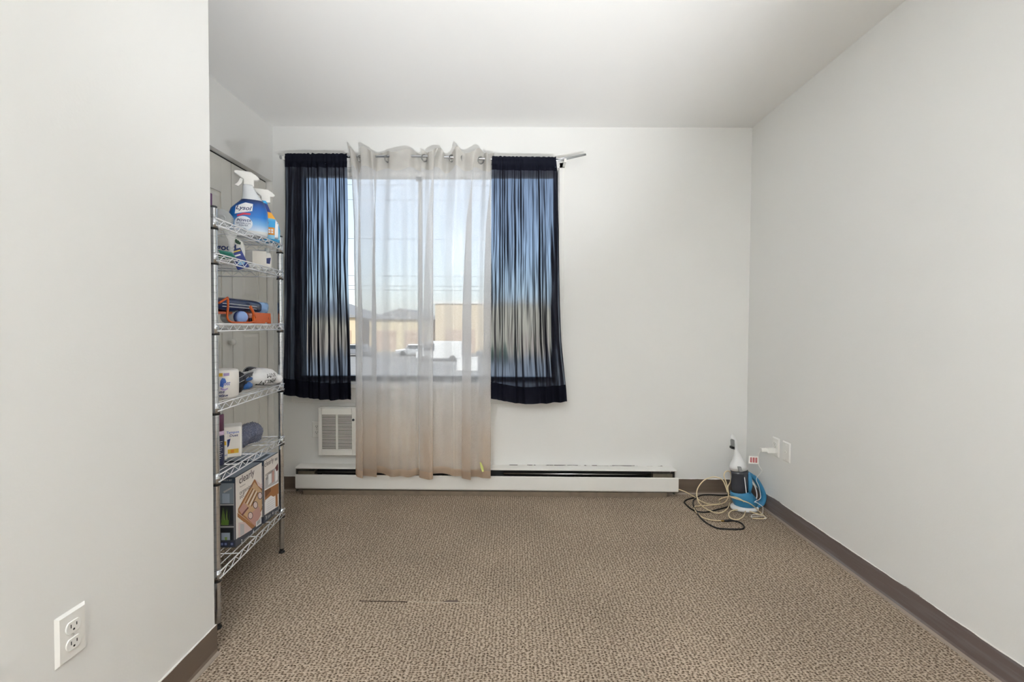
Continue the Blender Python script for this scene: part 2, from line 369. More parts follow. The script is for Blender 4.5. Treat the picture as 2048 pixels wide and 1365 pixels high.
# closet bifold doors
def leaf(n, y0, y1, knob=False):
    xd = -1.66; b = MB(); th = .03; y0 += .002; y1 -= .002
    b.box((xd-th, y0, .012), (xd-.007, y1, 2.066), DOORW)
    yc0, yc1 = y0+.088, y1-.088
    # stiles and rails around three panels
    b.box((xd-.007, y0, .012), (xd, yc0, 2.066), DOORW); b.box((xd-.007, yc1, .012), (xd, y1, 2.066), DOORW)
    for z0, z1 in ((.012,.2), (1.075,1.285), (1.87,2.066)): b.box((xd-.007, yc0, z0), (xd, yc1, z1), DOORW)
    for z0, z1 in ((.2,1.075), (1.285,1.87)):
        i = .03
        b.prism([(yc0+.006,z0+.006),(yc1-.006,z0+.006),(yc1-.006,z1-.006),(yc0+.006,z1-.006)], (xd-.006,0,0), (0,1,0), (0,0,1), (1,0,0), .002, DOORW)
        A = [Vector((xd-.005,y,z)) for y, z in ((yc0+.012,z0+.012),(yc1-.012,z0+.012),(yc1-.012,z1-.012),(yc0+.012,z1-.012))]
        B = [Vector((xd-.0005,y,z)) for y, z in ((yc0+i,z0+i),(yc1-i,z0+i),(yc1-i,z1-i),(yc0+i,z1-i))]
        b.add(A+B, [(4,5,6,7)]+[(k,(k+1)%4,4+(k+1)%4,4+k) for k in range(4)], DOORW)
    o = struct(b.build('door_%d' % n, bevel=.0015), ['folding closet door leaf nearest the window', 'folding closet door leaf with the round knob', 'folding closet door leaf behind the left wall corner'][n-1], 'door')
    if knob:
        k = MB(); k.lathe([(.010,0),(.009,.012),(.017,.020),(.019,.028),(.015,.036),(.004,.039)], (xd, y1-.035, 1.022), PLW2, 18, (1,0,0)); k.build('door_knob', o)
leaf(1, 2.577, 2.936); leaf(2, 2.215, 2.576, True); leaf(3, 1.855, 2.214)
b = MB(); b.box((-1.695, 1.48, 2.0668), (-1.664, 2.936, 2.0748), BLK); struct(b.build('trim_1'), 'door track painted black for the dark gap above closet doors', 'trim')  # black strip gives the shaded gap between header and doors
b = MB(); b.box((-1.66, D-.006, 0), (-1.621, D, 2.075), TRIMW); struct(b.build('trim_2'), 'thin white jamb strip beside the closet door', 'trim')

# baseboards: vinyl cove with flared toe, ragged white paint along the top
def base_mat(name, rgb, rgb2, grime, paint=.6):
    m = bpy.data.materials.new(name); m.use_nodes = True; n, l = m.node_tree.nodes, m.node_tree.links; b = n['Principled BSDF']
    tc = n.new('ShaderNodeTexCoord'); sx = n.new('ShaderNodeSeparateXYZ'); l.new(tc.outputs['Object'], sx.inputs[0])
    nz = n.new('ShaderNodeTexNoise'); nz.inputs['Scale'].default_value = 6; nz.inputs['Detail'].default_value = 6; l.new(tc.outputs['Object'], nz.inputs['Vector'])
    a = n.new('ShaderNodeMath'); a.operation = 'MULTIPLY_ADD'; a.inputs[1].default_value = .02; l.new(nz.outputs['Fac'], a.inputs[0]); l.new(sx.outputs['Z'], a.inputs[2])
    g = n.new('ShaderNodeMath'); g.operation = 'GREATER_THAN'; g.inputs[1].default_value = .1095; l.new(a.outputs[0], g.inputs[0])
    mp = n.new('ShaderNodeMapping'); mp.inputs['Scale'].default_value = (3, 3, 40); mp.inputs['Rotation'].default_value = (.06, 0, 0); l.new(tc.outputs['Object'], mp.inputs['Vector'])
    n2 = n.new('ShaderNodeTexNoise'); n2.inputs['Scale'].default_value = 1.2; n2.inputs['Detail'].default_value = 4; l.new(mp.outputs[0], n2.inputs['Vector'])
    rr = n.new('ShaderNodeMapRange'); rr.inputs['From Min'].default_value = .45; rr.inputs['From Max'].default_value = .75; rr.inputs['To Max'].default_value = grime; l.new(n2.outputs['Fac'], rr.inputs['Value'])
    m1 = n.new('ShaderNodeMix'); m1.data_type = 'RGBA'; l.new(rr.outputs[0], m1.inputs[0]); m1.inputs[6].default_value = (*lin(rgb),1); m1.inputs[7].default_value = (*lin(rgb2),1)
    m2 = n.new('ShaderNodeMix'); m2.data_type = 'RGBA'; l.new(g.outputs[0], m2.inputs[0]); l.new(m1.outputs[2], m2.inputs[6]); m2.inputs[7].default_value = (*lin((224,222,218)),1)
    l.new(m2.outputs[2], b.inputs['Base Color']); b.inputs['Roughness'].default_value = .42
    return m
BB1 = base_mat('vinyl_brown', (104,90,78), (118,104,92), .5)
BB2 = base_mat('vinyl_taupe', (105,93,89), (122,119,121), .9)
TOE = mat('vinyl_toe', (150,138,126), .4)
def baseboard(name, p0, p1, nrm, m, label, capend=0):
    p0, p1, nrm = Vector(p0), Vector(p1), Vector(nrm); b = MB(); d = (p1-p0); L = d.length; d.normalize()
    prof = [(0,0),(.016,0),(.015,.004),(.008,.010),(.004,.018),(.004,.099),(.002,.1016),(0,.1016)]
    A = [p0+nrm*q[0]+Vector((0,0,q[1])) for q in prof]; B = [p+d*L for p in A]; n = len(prof)
    fs = [(i,(i+1)%n,n+(i+1)%n,n+i) for i in range(n)]
    if d.cross(nrm).z > 0: fs = [f[::-1] for f in fs]
    toe = [f for f in fs if min(f) in (0,1,2)]; rest = [f for f in fs if f not in toe]
    b.add(A+B, rest, m); b.add(A+B, toe, TOE); b.add(A+B, [tuple(range(n)), tuple(range(2*n-1,n-1,-1))], m)
    return struct(b.build(name), label, 'baseboard')
baseboard('baseboard_left', (XN, YB, 0), (XN, YN, 0), (1,0,0), BB1, 'brown vinyl baseboard under the near left wall')
baseboard('baseboard_corner', (XN+.004, YN, 0), (XN-.1, YN, 0), (0,1,0), BB1, 'brown vinyl baseboard on the wall end')
baseboard('baseboard_right', (XR, YB, 0), (XR, D, 0), (-1,0,0), BB2, 'taupe vinyl baseboard with scuffs along the right wall')
baseboard('baseboard_back', (XL-.03, D, 0), (XR, D, 0), (0,-1,0), BB1, 'brown vinyl baseboard below the window wall')

# ------------------------------------------------------------------ window
b = MB()   # painted casing, reveal lining, stool and apron
t = .035
b.box((WX0-.012, D-.012, WZ0-.02), (WX0+t*0, D+.001, WZ1+t), TRIMW); b.box((WX1, D-.012, WZ0-.02), (WX1+t, D+.001, WZ1+t), TRIMW); b.box((WX0-.012, D-.012, WZ1), (WX1+t, D+.001, WZ1+t), TRIMW)
b.box((WX0, D, WZ0), (WX0+.006, D+.2, WZ1), TRIMW); b.box((WX1-.006, D, WZ0), (WX1, D+.2, WZ1), TRIMW)
b.box((WX0, D, WZ1-.006), (WX1, D+.2, WZ1), TRIMW); b.box((WX0, D, WZ0), (WX1, D+.2, WZ0+.01), TRIMW)
struct(b.build('trim_3', bevel=.002), 'white painted casing around the window', 'trim')
b = MB(); b.box((WX0-.03, D-.045, WZ0-.028), (WX1+.05, D+.02, WZ0+.002), TRIMW); b.box((-1.497, D-.016, .602), (.225, D+.001, WZ0-.028), TRIMW)
struct(b.build('trim_4', bevel=.004), 'white window stool and apron board', 'trim')
gy = D+.09
b = MB(); fr = .055; A0, A1, Z0, Z1 = WX0+.006, WX1-.006, WZ0+.01, WZ1-.006
b.box((A0, gy-.03, Z0), (A0+fr, gy+.03, Z1), ALU); b.box((A1-fr*.45, gy-.03, Z0), (A1, gy+.03, Z1), ALU)
b.box((A0, gy-.03, Z1-.03), (A1, gy+.03, Z1), TRIMW); b.box((A0, gy-.03, Z0), (A1, gy+.03, Z0+.035), ALU)
b.box((-.664, gy-.02, Z0), (-.642, gy+.02, Z1), TRIMW); b.box((-.678, gy-.03, Z1-.06), (-.64, gy-.02, Z1-.03), ALU)
win = struct(b.build('window_1', bevel=.002), 'wide sliding window behind the curtains', 'window')
GL = bpy.data.materials.new('window_glass'); GL.use_nodes = True; n, l = GL.node_tree.nodes, GL.node_tree.links; n.clear()
o_ = n.new('ShaderNodeOutputMaterial'); mx = n.new('ShaderNodeMixShader'); tr = n.new('ShaderNodeBsdfTransparent'); gl = n.new('ShaderNodeBsdfGlossy'); gl.inputs['Roughness'].default_value = .02
fz = n.new('ShaderNodeFresnel'); fz.inputs[0].default_value = 1.45; tr.inputs[0].default_value = (.96,.98,.97,1)
l.new(fz.outputs[0], mx.inputs[0]); l.new(tr.outputs[0], mx.inputs[1]); l.new(gl.outputs[0], mx.inputs[2]); l.new(mx.outputs[0], o_.inputs[0])
for x0, x1 in ((A0+fr, -.664), (-.642, A1-fr*.45)):
    g = MB(); g.box((x0, gy-.002, Z0+.035), (x1, gy+.002, Z1-.03), GL); g.build('glass_pane', win)
b = MB(); b.tube([(A1-.012, gy-.032, 1.3+i*.0) for i in (0,)]+[(A1-.012, gy-.034, 1.43)], .006, PLW, 8); b.build('window_latch', win)

# ------------------------------------------------------------------ unseen lamps added above and behind the camera to brighten the room
def lamp(name, x, y, r, e, label):
    t = thing(name, label, 'ceiling light', (x, y, H))
    b = MB(); b.lathe([(r*.5,0),(r*.5,-.012),(r*.42,-.02)], (x,y,H), CHROME, 32); b.build('mounting_plate', t)
    g = mat('lamp_glass', (255,250,242), .5, emit=1.5)
    b = MB(); b.lathe([(r,-.02),(r*.98,-.045),(r*.8,-.075),(r*.5,-.095),(.01,-.105)], (x,y,H), g, 36); b.build('glass_shade', t)
    L = bpy.data.lights.new(name+'_bulb', 'POINT'); L.energy = e; L.shadow_soft_size = .26; L.color = (.95, .977, 1.0)
    q = bpy.data.objects.new(name+'_bulb', L); COL.objects.link(q); q.location = (x, y, H-.26)
pt = thing('unseen_pendant', 'white globe pendant lamp above the middle of the carpet', 'pendant lamp', (.36, .98, H))  # unseen overhead lamp, hung low as a pendant to brighten the ceiling
b = MB(); b.lathe([(.05,0),(.05,-.02),(.01,-.03)], (.36,.98,H), PLW, 24); b.build('ceiling_rose', pt)
b = MB(); b.lathe([(.003,-.02),(.003,-.32)], (.36,.98,H), PLW, 8); b.build('cord', pt)
L = bpy.data.lights.new('pendant_bulb', 'POINT'); L.energy = 3; L.shadow_soft_size = .10; L.color = (.95, .977, 1.0)
q = bpy.data.objects.new('pendant_bulb', L); COL.objects.link(q); q.location = (.36, .98, H-.41)
sp = thing('fill_spotlight', 'small white floor spotlight behind the camera aimed at the ceiling', 'spotlight', (.50, -.42, 0))  # added spotlight, brightens the ceiling by the window
SA = Vector((-.64, 2.24, 2.05)).normalized(); SPO = Vector((.50, -.42, .30))
b = MB(); b.lathe([(.09,0),(.09,.012),(.012,.02),(.010,.24)], (.50,-.42,0), PLW, 24); b.build('stand', sp)
b = MB(); b.lathe([(.02,-.10),(.045,-.09),(.05,0),(.047,0),(.042,-.08),(.01,-.085)], SPO, PLW, 24, SA); b.build('lamp_head', sp)
L = bpy.data.lights.new('fill_spot_bulb', 'SPOT'); L.energy = 250; L.spot_size = math.radians(56); L.spot_blend = 1.0; L.shadow_soft_size = .05; L.color = (.95, .977, 1.0)
q = bpy.data.objects.new('fill_spot_bulb', L); COL.objects.link(q); q.location = SPO+SA*.02; q.rotation_euler = SA.to_track_quat('-Z', 'Y').to_euler()
fl = thing('fill_uplighter', 'tall white uplighter floor lamp behind the camera', 'floor lamp', (-.55, -1.0, 0))  # added uplighter, bounces fill light off the ceiling
b = MB(); b.lathe([(.14,0),(.14,.015),(.03,.03),(.012,.04)], (-.55,-1.0,0), PLW, 28); b.build('base', fl)
b = MB(); b.lathe([(.011,.03),(.011,1.62)], (-.55,-1.0,0), PLW, 16); b.build('pole', fl)
b = MB(); b.lathe([(.02,1.62),(.06,1.64),(.15,1.72),(.148,1.72),(.055,1.65),(.005,1.64)], (-.55,-1.0,0), PLW, 32); b.build('lamp_shade', fl)
L = bpy.data.lights.new('fill_uplight_bulb', 'SPOT'); L.energy = 265; L.spot_size = math.radians(150); L.spot_blend = .6; L.shadow_soft_size = .08; L.color = (.95, .977, 1.0)
q = bpy.data.objects.new('fill_uplight_bulb', L); COL.objects.link(q); q.location = (-.55, -1.0, 1.74); q.rotation_euler = (math.pi, 0, 0)
lamp('fill_ceiling_light', -.80, -1.7, .17, 12, 'round glass ceiling light at the rear of the room')  # added rear light, fill for the right wall

# ------------------------------------------------------------------ curtain rod
RY = D-.09
rt = thing('curtain_rod', 'thin silver curtain rod sagging over the window, bent end at right', 'curtain rod', (-.6, RY, 2.2))
b = MB(); b.tube(spline([(-1.503,RY,2.203),(-1.05,RY,2.209),(-.586,RY,2.212),(-.151,RY,2.194),(.06,RY,2.19)], 6), .0085, CHROME, 10); b.build('rod_tube', rt)
b = MB(); b.tube([(.0,RY,2.19),(.28,RY,2.187),(.449,RY,2.226)], .006, CHROME, 10); b.build('inner_rod', rt)
b = MB(); b.tube([(.18,RY+.014,2.186),(.449,RY+.014,2.236)], .004, CHROME, 8); b.build('spare_rod', rt)
for x, z in ((-1.495,2.203),(.315,2.192)):
    b = MB(); b.box((x-.008, RY-.012, z-.018), (x+.008, D-.001, z-.008), PLW); b.box((x-.012, D-.006, z-.03), (x+.012, D-.0005, z+.012), PLW)
    b.box((x-.008, RY-.014, z-.018), (x+.008, RY-.010, z+.004), PLW); b.build('rod_bracket', rt, bevel=.0015)
b = MB(); b.lathe([(.012,0),(.012,.02)], (-1.52,RY,2.203), CHROME, 12, (1,0,0)); b.build('finial', rt)

# ------------------------------------------------------------------ dark curtains
def fold_field(seed, n):
    r = random.Random(seed); ks = [(r.uniform(.6,1.5)*n*2*math.pi, r.uniform(0,6.3), r.uniform(.5,1), r.uniform(-1.2,1.2)) for _ in range(6)]
    S = sum(k[2] for k in ks)
    def fn(u, v):
        s = sum(a*math.sin(k*u+p+tw*v) for k, p, a, tw in ks)/S
        q = noise.noise(Vector((u*7, v*2.3, seed)))*.9+.5*noise.noise(Vector((u*16, v*6, seed+5)))
        return s, q
    return fn
def dark_curtain(name, label, L, R, ztop, hem, seed, amp, group):
    """L, R: left and right edge x as functions of v (0 top..1 hem); hem: bottom z as function of u"""
    root = thing(name, label, 'curtain', ((L(0)+R(0))/2, RY, ztop(0.5)), group)
    fn = fold_field(seed, 5.5); fine = fold_field(seed+9, 13)
    def P(u, v, off=0, dz=0):
        zt = ztop(u); z = zt+(hem(u)-zt)*v
        s, q = fn(u, v); s2, _ = fine(u, v)
        k = min(1, v*6)
        x = L(v)+(R(v)-L(v))*(u+.006*s2*(1-v*.5))
        g = (.5+.5*(1-min(1, v*1.2)))
        y = RY-.014+amp*(s*(.75+.35*v)+.55*q*k+.55*s2*g)*(.35+.65*min(1,v*8))
        if v < .03: y = RY-.0125+.004*s2*(1 if v > 0 else .5)
        return Vector((x, y-off, z+dz))
    def sheet(nm, v0, v1, nu, nv, mt, off=0, par=root, ruff=False):
        b = MB(); vs = []
        for j in range(nv+1):
            v = v0+(v1-v0)*j/nv
            for i in range(nu+1):
                u = i/nu; dz = 0
                if ruff and j == 0: dz = .004+.005*fine(u*1.1, 0)[0]
                vs.append(P(u, v, off, dz))
        b.add(vs, [(j*(nu+1)+i, (j+1)*(nu+1)+i, (j+1)*(nu+1)+i+1, j*(nu+1)+i+1) for j in range(nv) for i in range(nu)], mt, True)
        return b.build(nm, par)
    pnl = sheet('panel', .02, .985, 200, 110, NAVY)
    sheet('rod_pocket', -.006, .048, 220, 10, NAVYHEM, .003, root, True)
    sheet('hem', .93, 1.0, 200, 10, NAVYHEM, .003)
    sheet('side_hem', .03, .99, 2, 80, NAVYHEM, .004) if False else None
    return root
lerp = lambda a, b, t: a+(b-a)*t
def pl(*pts):
    def f(t):
        for (t0,a),(t1,b_) in zip(pts, pts[1:]):
            if t <= t1: return a+(b_-a)*max(0,(t-t0)/(t1-t0)) if t1 > t0 else a
        return pts[-1][1]
    return f
dark_curtain('dark_curtain', 'dark navy satin curtain panel left of the white sheers, beside the wire shelf', pl((0,-1.482),(1,-1.508)), pl((0,-1.085),(.5,-1.075),(1,-1.055)),
             lambda u: 2.210, pl((0,.668),(.4,.645),(.7,.634),(1,.642)), 3, .026, 'dark navy curtain panels')
dark_curtain('dark_curtain', 'dark navy satin curtain panel right of the white sheers, nearest the bare wall', pl((0,-.153),(.6,-.158),(1,-.161)), pl((0,.257),(.05,.265),(.3,.278),(.6,.289),(.75,.301),(.95,.334),(1,.340)),
             pl((0,2.196),(1,2.192)), pl((0,.655),(.2,.635),(.42,.617),(.7,.622),(1,.636)), 12, .024, 'dark navy curtain panels')

# ------------------------------------------------------------------ sheer curtains with metal grommets
def sheer(label, ctrl, zt, zb, seed, grom):
    sy0 = RY-.012
    ez = lambda v: min(1, v/.22)**.7
    def col(v):
        pts = []
        for (tx, to), (lx, lo) in ctrl:
            w = ez(v); w2 = max(0, min(1, (v-.0)/.5))
            x = tx+(lx-tx)*(w*.6+w2*.4); o = to*(1-w2*.45)*(1-w)+lo*w*.8+to*.2*w
            zz = 2.2-1.9*v
            wob = .004*noise.noise(Vector((lx*.05, v*4, seed)))
            q = at(x, 648, Y=sy0-.03)
            pts.append(Vector((q.x+wob, sy0+.012-.040*o-.034*min(1, v*3), 0)))
        return spline(pts, 9)
    NV = 90
    rows = []
    for j in range(NV+1):
        v = j/NV; c = col(v); rows.append([(v, i/(len(c)-1), p) for i, p in enumerate(c)])
    xs0 = (rows[0][0][2].x+rows[0][-1][2].x)/2
    root = thing('sheer_curtain', label, 'curtain', (xs0, sy0, 2.2), 'white sheer curtain panels')
    def mk(nm, j0, j1, mt, off):
        b = MB(); nu = len(rows[0]); vs = []
        for j in range(j0, j1+1):
            for v, u, p in rows[j]:
                top = zt(u); bot = zb(u); z = top+(bot-top)*v
                vs.append((p.x, p.y-off, z))
        b.add(vs, [(j*nu+i, (j+1)*nu+i, (j+1)*nu+i+1, j*nu+i+1) for j in range(j1-j0) for i in range(nu-1)], mt, True)
        return b.build(nm, root)
    mk('fabric', 0, NV, SHEER, 0)
    mk('header_band', 0, 5, SHEERHEM, .0015); mk('hem', NV-2, NV, SHEERHEM, .0015)
    for gx, gy_, ry in grom:
        p = at(gx, gy_, Y=RY); b = MB()
        ring = [p+Vector((.019*math.cos(a)*math.cos(ry), .019*math.cos(a)*math.sin(ry), .021*math.sin(a))) for a in [2*math.pi*i/24 for i in range(24)]]
        b.tube(ring, .0042, mat('grommet_nickel', (150,150,148), .3, metal=.9), 8, closed=True); b.build('grommet', root)
A_C = [((695,-.5),(709,0)),((699,1),(716,.6)),((706,.8),(728,.9)),((713,-1),(712,-.6)),((722,1),(720,-.9)),((733,.6),(743,.3)),((744,1.1),(756,1)),((752,-.9),(741,-.5)),
       ((768,-.9),(760,-.6)),((777,.2),(783,.6)),((796,1),(800,-.5)),((815,.5),(818,.3)),((826,-.9),(831,-.3)),((839,-.7),(838,.3))]
B_C = [((839,-.5),(838,.1)),((848,-.9),(847,.6)),((857,.9),(862,1)),((868,1.1),(866,.3)),((872,.2),(846,-.4)),((884,1),(866,-.8)),((890,-1),(886,-.3)),((904,-.1),(905,.6)),
       ((914,1.2),(910,.1)),((925,.2),(925,-.2)),((942,1),(944,1)),((955,.9),(924,-.4)),((964,-.9),(952,-.6)),((972,1),(967,.2)),((977,.2),(983,1)),((986,-.8),(966,-.5)),((982,-.9),(980,-.8))]
sheer('white sheer curtain panel, left of the pair, beside the air conditioner grille', A_C, lambda u: 2.243+.018*math.sin(u*23)*(1-.2*u), lambda u: .148+.014*math.sin(u*11+2)*.6+.006*u, 2,
      [(721,318,1.0),(746,318,1.3),(775,318,.9),(818,316.5,.5)])
sheer('white sheer curtain panel, right of the pair, stained green at its hem', B_C, lambda u: 2.243+.018*math.sin(u*27+1)-.03*max(0,u-.6), lambda u: .150+.012*math.sin(u*10+4), 6,
      [(849,316.5,.55),(866,317,1.2),(904,317,.6),(925,318,1.2),(961.5,321,.4),(979,324,.5)])
for s in (o for o in bpy.data.objects if o.name.startswith('sheer_curtain') and 'right' in o['label']):
    pc = at(963, 935, Y=RY-.055); b = MB()
    b.add([pc+Vector(q) for q in ((-.012,0,.03),(-.004,-.002,.034),(.012,-.001,.0),(.016,0,-.028),(.004,-.002,-.03),(-.006,-.001,.0))], [(0,5,4,3,2,1)], mat('green_stain', (196,204,120), .9))
    b.build('stain', s)['label'] = 'yellow green stain on the hem'

# ------------------------------------------------------------------ through-wall air conditioner
ac = thing('air_conditioner', 'white through-wall air conditioner with louvred grille half behind the sheers', 'air conditioner', (-1.0, D, .253))
ax0, ax1, az0, az1, ay = -1.293, -.68, .262, .575, D-.07
b = MB(); b.box((ax0, ay+.012, az0), (ax1, D-.0005, az1), PLW2)
b.build('case', ac, bevel=.004)
b = MB(); gx0, gx1, gz0, gz1 = ax0+.022, ax0+.222, az0+.038, az1-.044
b.box((ax0, ay, az0), (gx0, ay+.014, az1), PLW2); b.box((gx1, ay, az0), (ax1, ay+.014, az1), PLW2)
b.box((gx0, ay, az0), (gx1, ay+.014, gz0), PLW2); b.box((gx0, ay, gz1), (gx1, ay+.014, az1), PLW2)
xm = (gx0+gx1)/2; b.box((xm-.006, ay, gz0), (xm+.006, ay+.014, gz1), PLW2)
b.build('front_frame', ac, bevel=.003)
b = MB(); b.box((gx0, ay+.0098, gz0), (gx1, ay+.0118, gz1), mat('grille_dark', (58,52,44), .8)); b.build('cavity_sheet', ac)  # sheet coloured dark for the dark cavity behind the louvres
b = MB(); N = 27
for i in range(N):
    z = gz0+(gz1-gz0)*(i+.5)/N
    for q0, q1 in ((gx0, xm-.006), (xm+.006, gx1)):
        b.frame_box(Vector((q0, ay+.003, z-.0024)), Vector((q1-q0,0,0)), Vector((0,.004,-.0010)), Vector((0,0,.0044)), PLW2)
b.build('louvres', ac)
b = MB(); b.box((gx1+.012, ay-.003, az1-.12), (ax1-.03, ay+.002, az1-.03), PLW2); b.build('control_flap', ac, bevel=.002)
b = MB(); b.lathe([(.008,0),(.008,.008),(.006,.01)], (gx1+.012, ay, az1-.075), ALU, 14, (0,-1,0)); b.build('control_knob', ac)
b = MB(); b.box((ax0-.004, ay+.02, az1), (ax1+.004, D-.0005, az1+.004), PLW2); b.build('top_trim', ac)

# ------------------------------------------------------------------ baseboard heater
hx0, hx1 = -1.445, 1.055; hy = D-.072
ht = thing('baseboard_heater', 'long white baseboard heater with bent front cover under the window', 'heater', (-.2, D, 0))
b = MB(); b.box((hx0+.03, D-.008, .02), (hx1-.03, D-.0045, .18), mat('heater_inner', (52,54,53), .7, vary=.3)); b.build('back_plate', ht)
# sloping top hood with a chipped lip
b = MB()
pr = [(D-.002,.187),(hy+.002,.183),(hy-.002,.180),(hy-.002,.174),(hy+.001,.174),(hy+.004,.178),(D-.002,.182)]
A = [Vector((hx0,y,z)) for y, z in pr]; B = [Vector((hx1+.01,y,z)) for y, z in pr]; n = len(pr)
b.add(A+B, [(i,(i+1)%n,n+(i+1)%n,n+i) for i in range(n)]+[tuple(range(n-1,-1,-1)), tuple(range(n,2*n))], HEATW)
b.build('top_hood', ht)
cm = bpy.data.materials.new('chipped_enamel'); cm.use_nodes = True; n_, l_ = cm.node_tree.nodes, cm.node_tree.links
tc = n_.new('ShaderNodeTexCoord'); mp = n_.new('ShaderNodeMapping'); mp.inputs['Scale'].default_value = (9, 0, 160); nz = n_.new('ShaderNodeTexNoise'); nz.inputs['Scale'].default_value = 1; nz.inputs['Detail'].default_value = 5
l_.new(tc.outputs['Object'], mp.inputs['Vector']); l_.new(mp.outputs[0], nz.inputs['Vector'])
g_ = n_.new('ShaderNodeMath'); g_.operation = 'GREATER_THAN'; g_.inputs[1].default_value = .5; l_.new(nz.outputs['Fac'], g_.inputs[0])
mx_ = n_.new('ShaderNodeMix'); mx_.data_type = 'RGBA'; l_.new(g_.outputs[0], mx_.inputs[0]); mx_.inputs[6].default_value = (*lin((228,227,223)),1); mx_.inputs[7].default_value = (*lin((60,56,52)),1); l_.new(mx_.outputs[2], n_['Principled BSDF'].inputs['Base Color'])
b = MB(); b.box((-.07, D-.008, .1815), (1.0, D-.0005, .1885), cm); b.build('chipped_edge', ht)
# front cover, hanging a little forward at the right
pr = [(0,.134),(-.006,.130),(-.006,.046),(.004,.036),(.006,.038),(-.003,.047),(-.003,.128),(.002,.132)]
A = [Vector((hx0+.003,hy+y,z+.002)) for y, z in pr]; B = [Vector((hx1+.018,hy-.01+y,z+.002)) for y, z in pr]; n = len(pr)
b = MB(); b.add(A+B, [(i,(i+1)%n,n+(i+1)%n,n+i) for i in range(n)]+[tuple(range(n-1,-1,-1)), tuple(range(n,2*n))], HEATW); b.build('front_cover', ht)
for x, w_ in ((hx0, .012), (hx1-.006, .012)):
    b = MB(); b.prism([(D-.005,.181),(hy+.004,.177),(hy+.004,.02),(D-.005,.02)], (x+w_/2-.002,0,0), (0,1,0), (0,0,1), (1,0,0), .004, STEEL); b.build('end_plate', ht)
for x0, x1 in ((hx0+.012, hx0+.12), (hx1-.14, hx1-.012)):
    b = MB(); b.box((x0, hy+.012, .05), (x1, D-.012, .152), mat('junction_steel', (128,120,104), .5, metal=.5, vary=.25, vscale=60))
    for i in range(14): b.box((x0+.004+i*(x1-x0-.012)/14, hy+.016, .152), (x0+.007+i*(x1-x0-.012)/14, D-.02, .164), STEEL)
    b.build('wiring_box', ht)
for fa, fb in ((hx0+.16, -.28), (-.12, hx1-.18)):
    b = MB(); nf = int((fb-fa)/.0094); b.tube([(fa,hy+.035,.08),(fb,hy+.035,.08)], .009, STEEL, 10)
    for i in range(nf):
        x = fa+i*(fb-fa)/nf; b.add([(x,hy+.014,.052),(x,D-.014,.052),(x,D-.014,.126),(x,hy+.014,.126)], [(0,1,2,3)], STEEL)
    b.build('fin_stack', ht)
b = MB(); b.tube([(hx0+.12,hy+.03,.142),(-.3,hy+.03,.142)], .006, STEEL, 8); b.tube([(-.07,hy+.026,.143),(hx1-.15,hy+.026,.143)], .007, mat('bright_tube', (196,196,192), .25, metal=1), 8); b.build('heating_tube', ht)
b = MB(); b.box((hx0+.05, hy+.004, 0), (hx1-.05, hy+.012, .03), mat('toe_kick', (126,112,96), .8, vary=.3, vscale=25)); b.build('bottom_plate', ht)

# ------------------------------------------------------------------ wall plates
def plate_frame(c, U, V): U = Vector(U); V = Vector(V); return Vector(c), U, V, U.cross(V).normalized()
def outlet(c, U, label, group, sockets=True, mt=PLW, w_=.07, h_=.1143, paint=None):
    c, U, V, N = plate_frame(c, U, (0,0,1)); t = thing('outlet_cover' if sockets else 'cable_plate', label, 'outlet' if sockets else 'cable plate', c, group)
    b = MB()
    A = [c+U*x+V*y for x, y in ((-w_/2,-h_/2),(w_/2,-h_/2),(w_/2,h_/2),(-w_/2,h_/2))]
    B = [c+U*x+V*y+N*.006 for x, y in ((-w_/2+.006,-h_/2+.006),(w_/2-.006,-h_/2+.006),(w_/2-.006,h_/2-.006),(-w_/2+.006,h_/2-.006))]
    b.add(A+B, [(4,5,6,7)]+[(k,(k+1)%4,4+(k+1)%4,4+k) for k in range(4)], mt); b.build('cover_plate', t)
    if sockets:
        for dz in (.0195, -.0195):
            b = MB(); pts = []
            for i in range(28):
                a = 2*math.pi*i/28; pts.append((.0172*math.cos(a), max(-.0135, min(.0135, .0172*math.sin(a)))))
            b.prism(pts, c+V*dz+N*.007, U, V, N, .004, mt); so_ = b.build('socket', t, bevel=.0006)
            b = MB()
            for sx_, hh in ((-.0065,.0085),(.0065,.007)): b.prism([(sx_-.001,-hh/2+.003),(sx_+.001,-hh/2+.003),(sx_+.001,hh/2+.003),(sx_-.001,hh/2+.003)], c+V*dz+N*.0086, U, V, N, .0012, BLK)
            b.prism([(.0024*math.cos(a),.0024*math.sin(a)-.0065) for a in [2*math.pi*i/12 for i in range(12)]], c+V*dz+N*.0086, U, V, N, .0012, BLK); b.build('slots', so_)
        b = MB(); b.lathe([(.0032,0),(.003,.001),(.001,.0016)], c+N*.006, mat('screw', (196,194,188), .4), 12, N); b.build('screw', t)
    else:
        b = MB(); b.lathe([(.0045,0),(.0045,.003),(.002,.0031)], c+N*.006, PLW2, 14, N); b.lathe([(.0022,0),(.002,.0006)], c+N*.0092, BLK, 10, N); b.build('cable_port', t)
        for dz in (.041,-.041):
            b = MB(); b.lathe([(.0032,0),(.003,.001),(.001,.0016)], c+N*.006+V*dz, PLW2, 12, N); b.build('screw', t)
    return t
outlet((XN, .989, .415), (0,1,0), 'white duplex outlet on the near left wall, low by the corner', None)
outlet((-1.331, D, .4185), (1,0,0), 'white duplex outlet tucked behind the air conditioner edge', None)
outlet((XR, 2.611, .412), (0,-1,0), 'white outlet on the right wall with a charger plugged in', None)
outlet((XR, 2.508, .413), (0,-1,0), 'white blank cable plate with one small hole on the right wall', None, False)

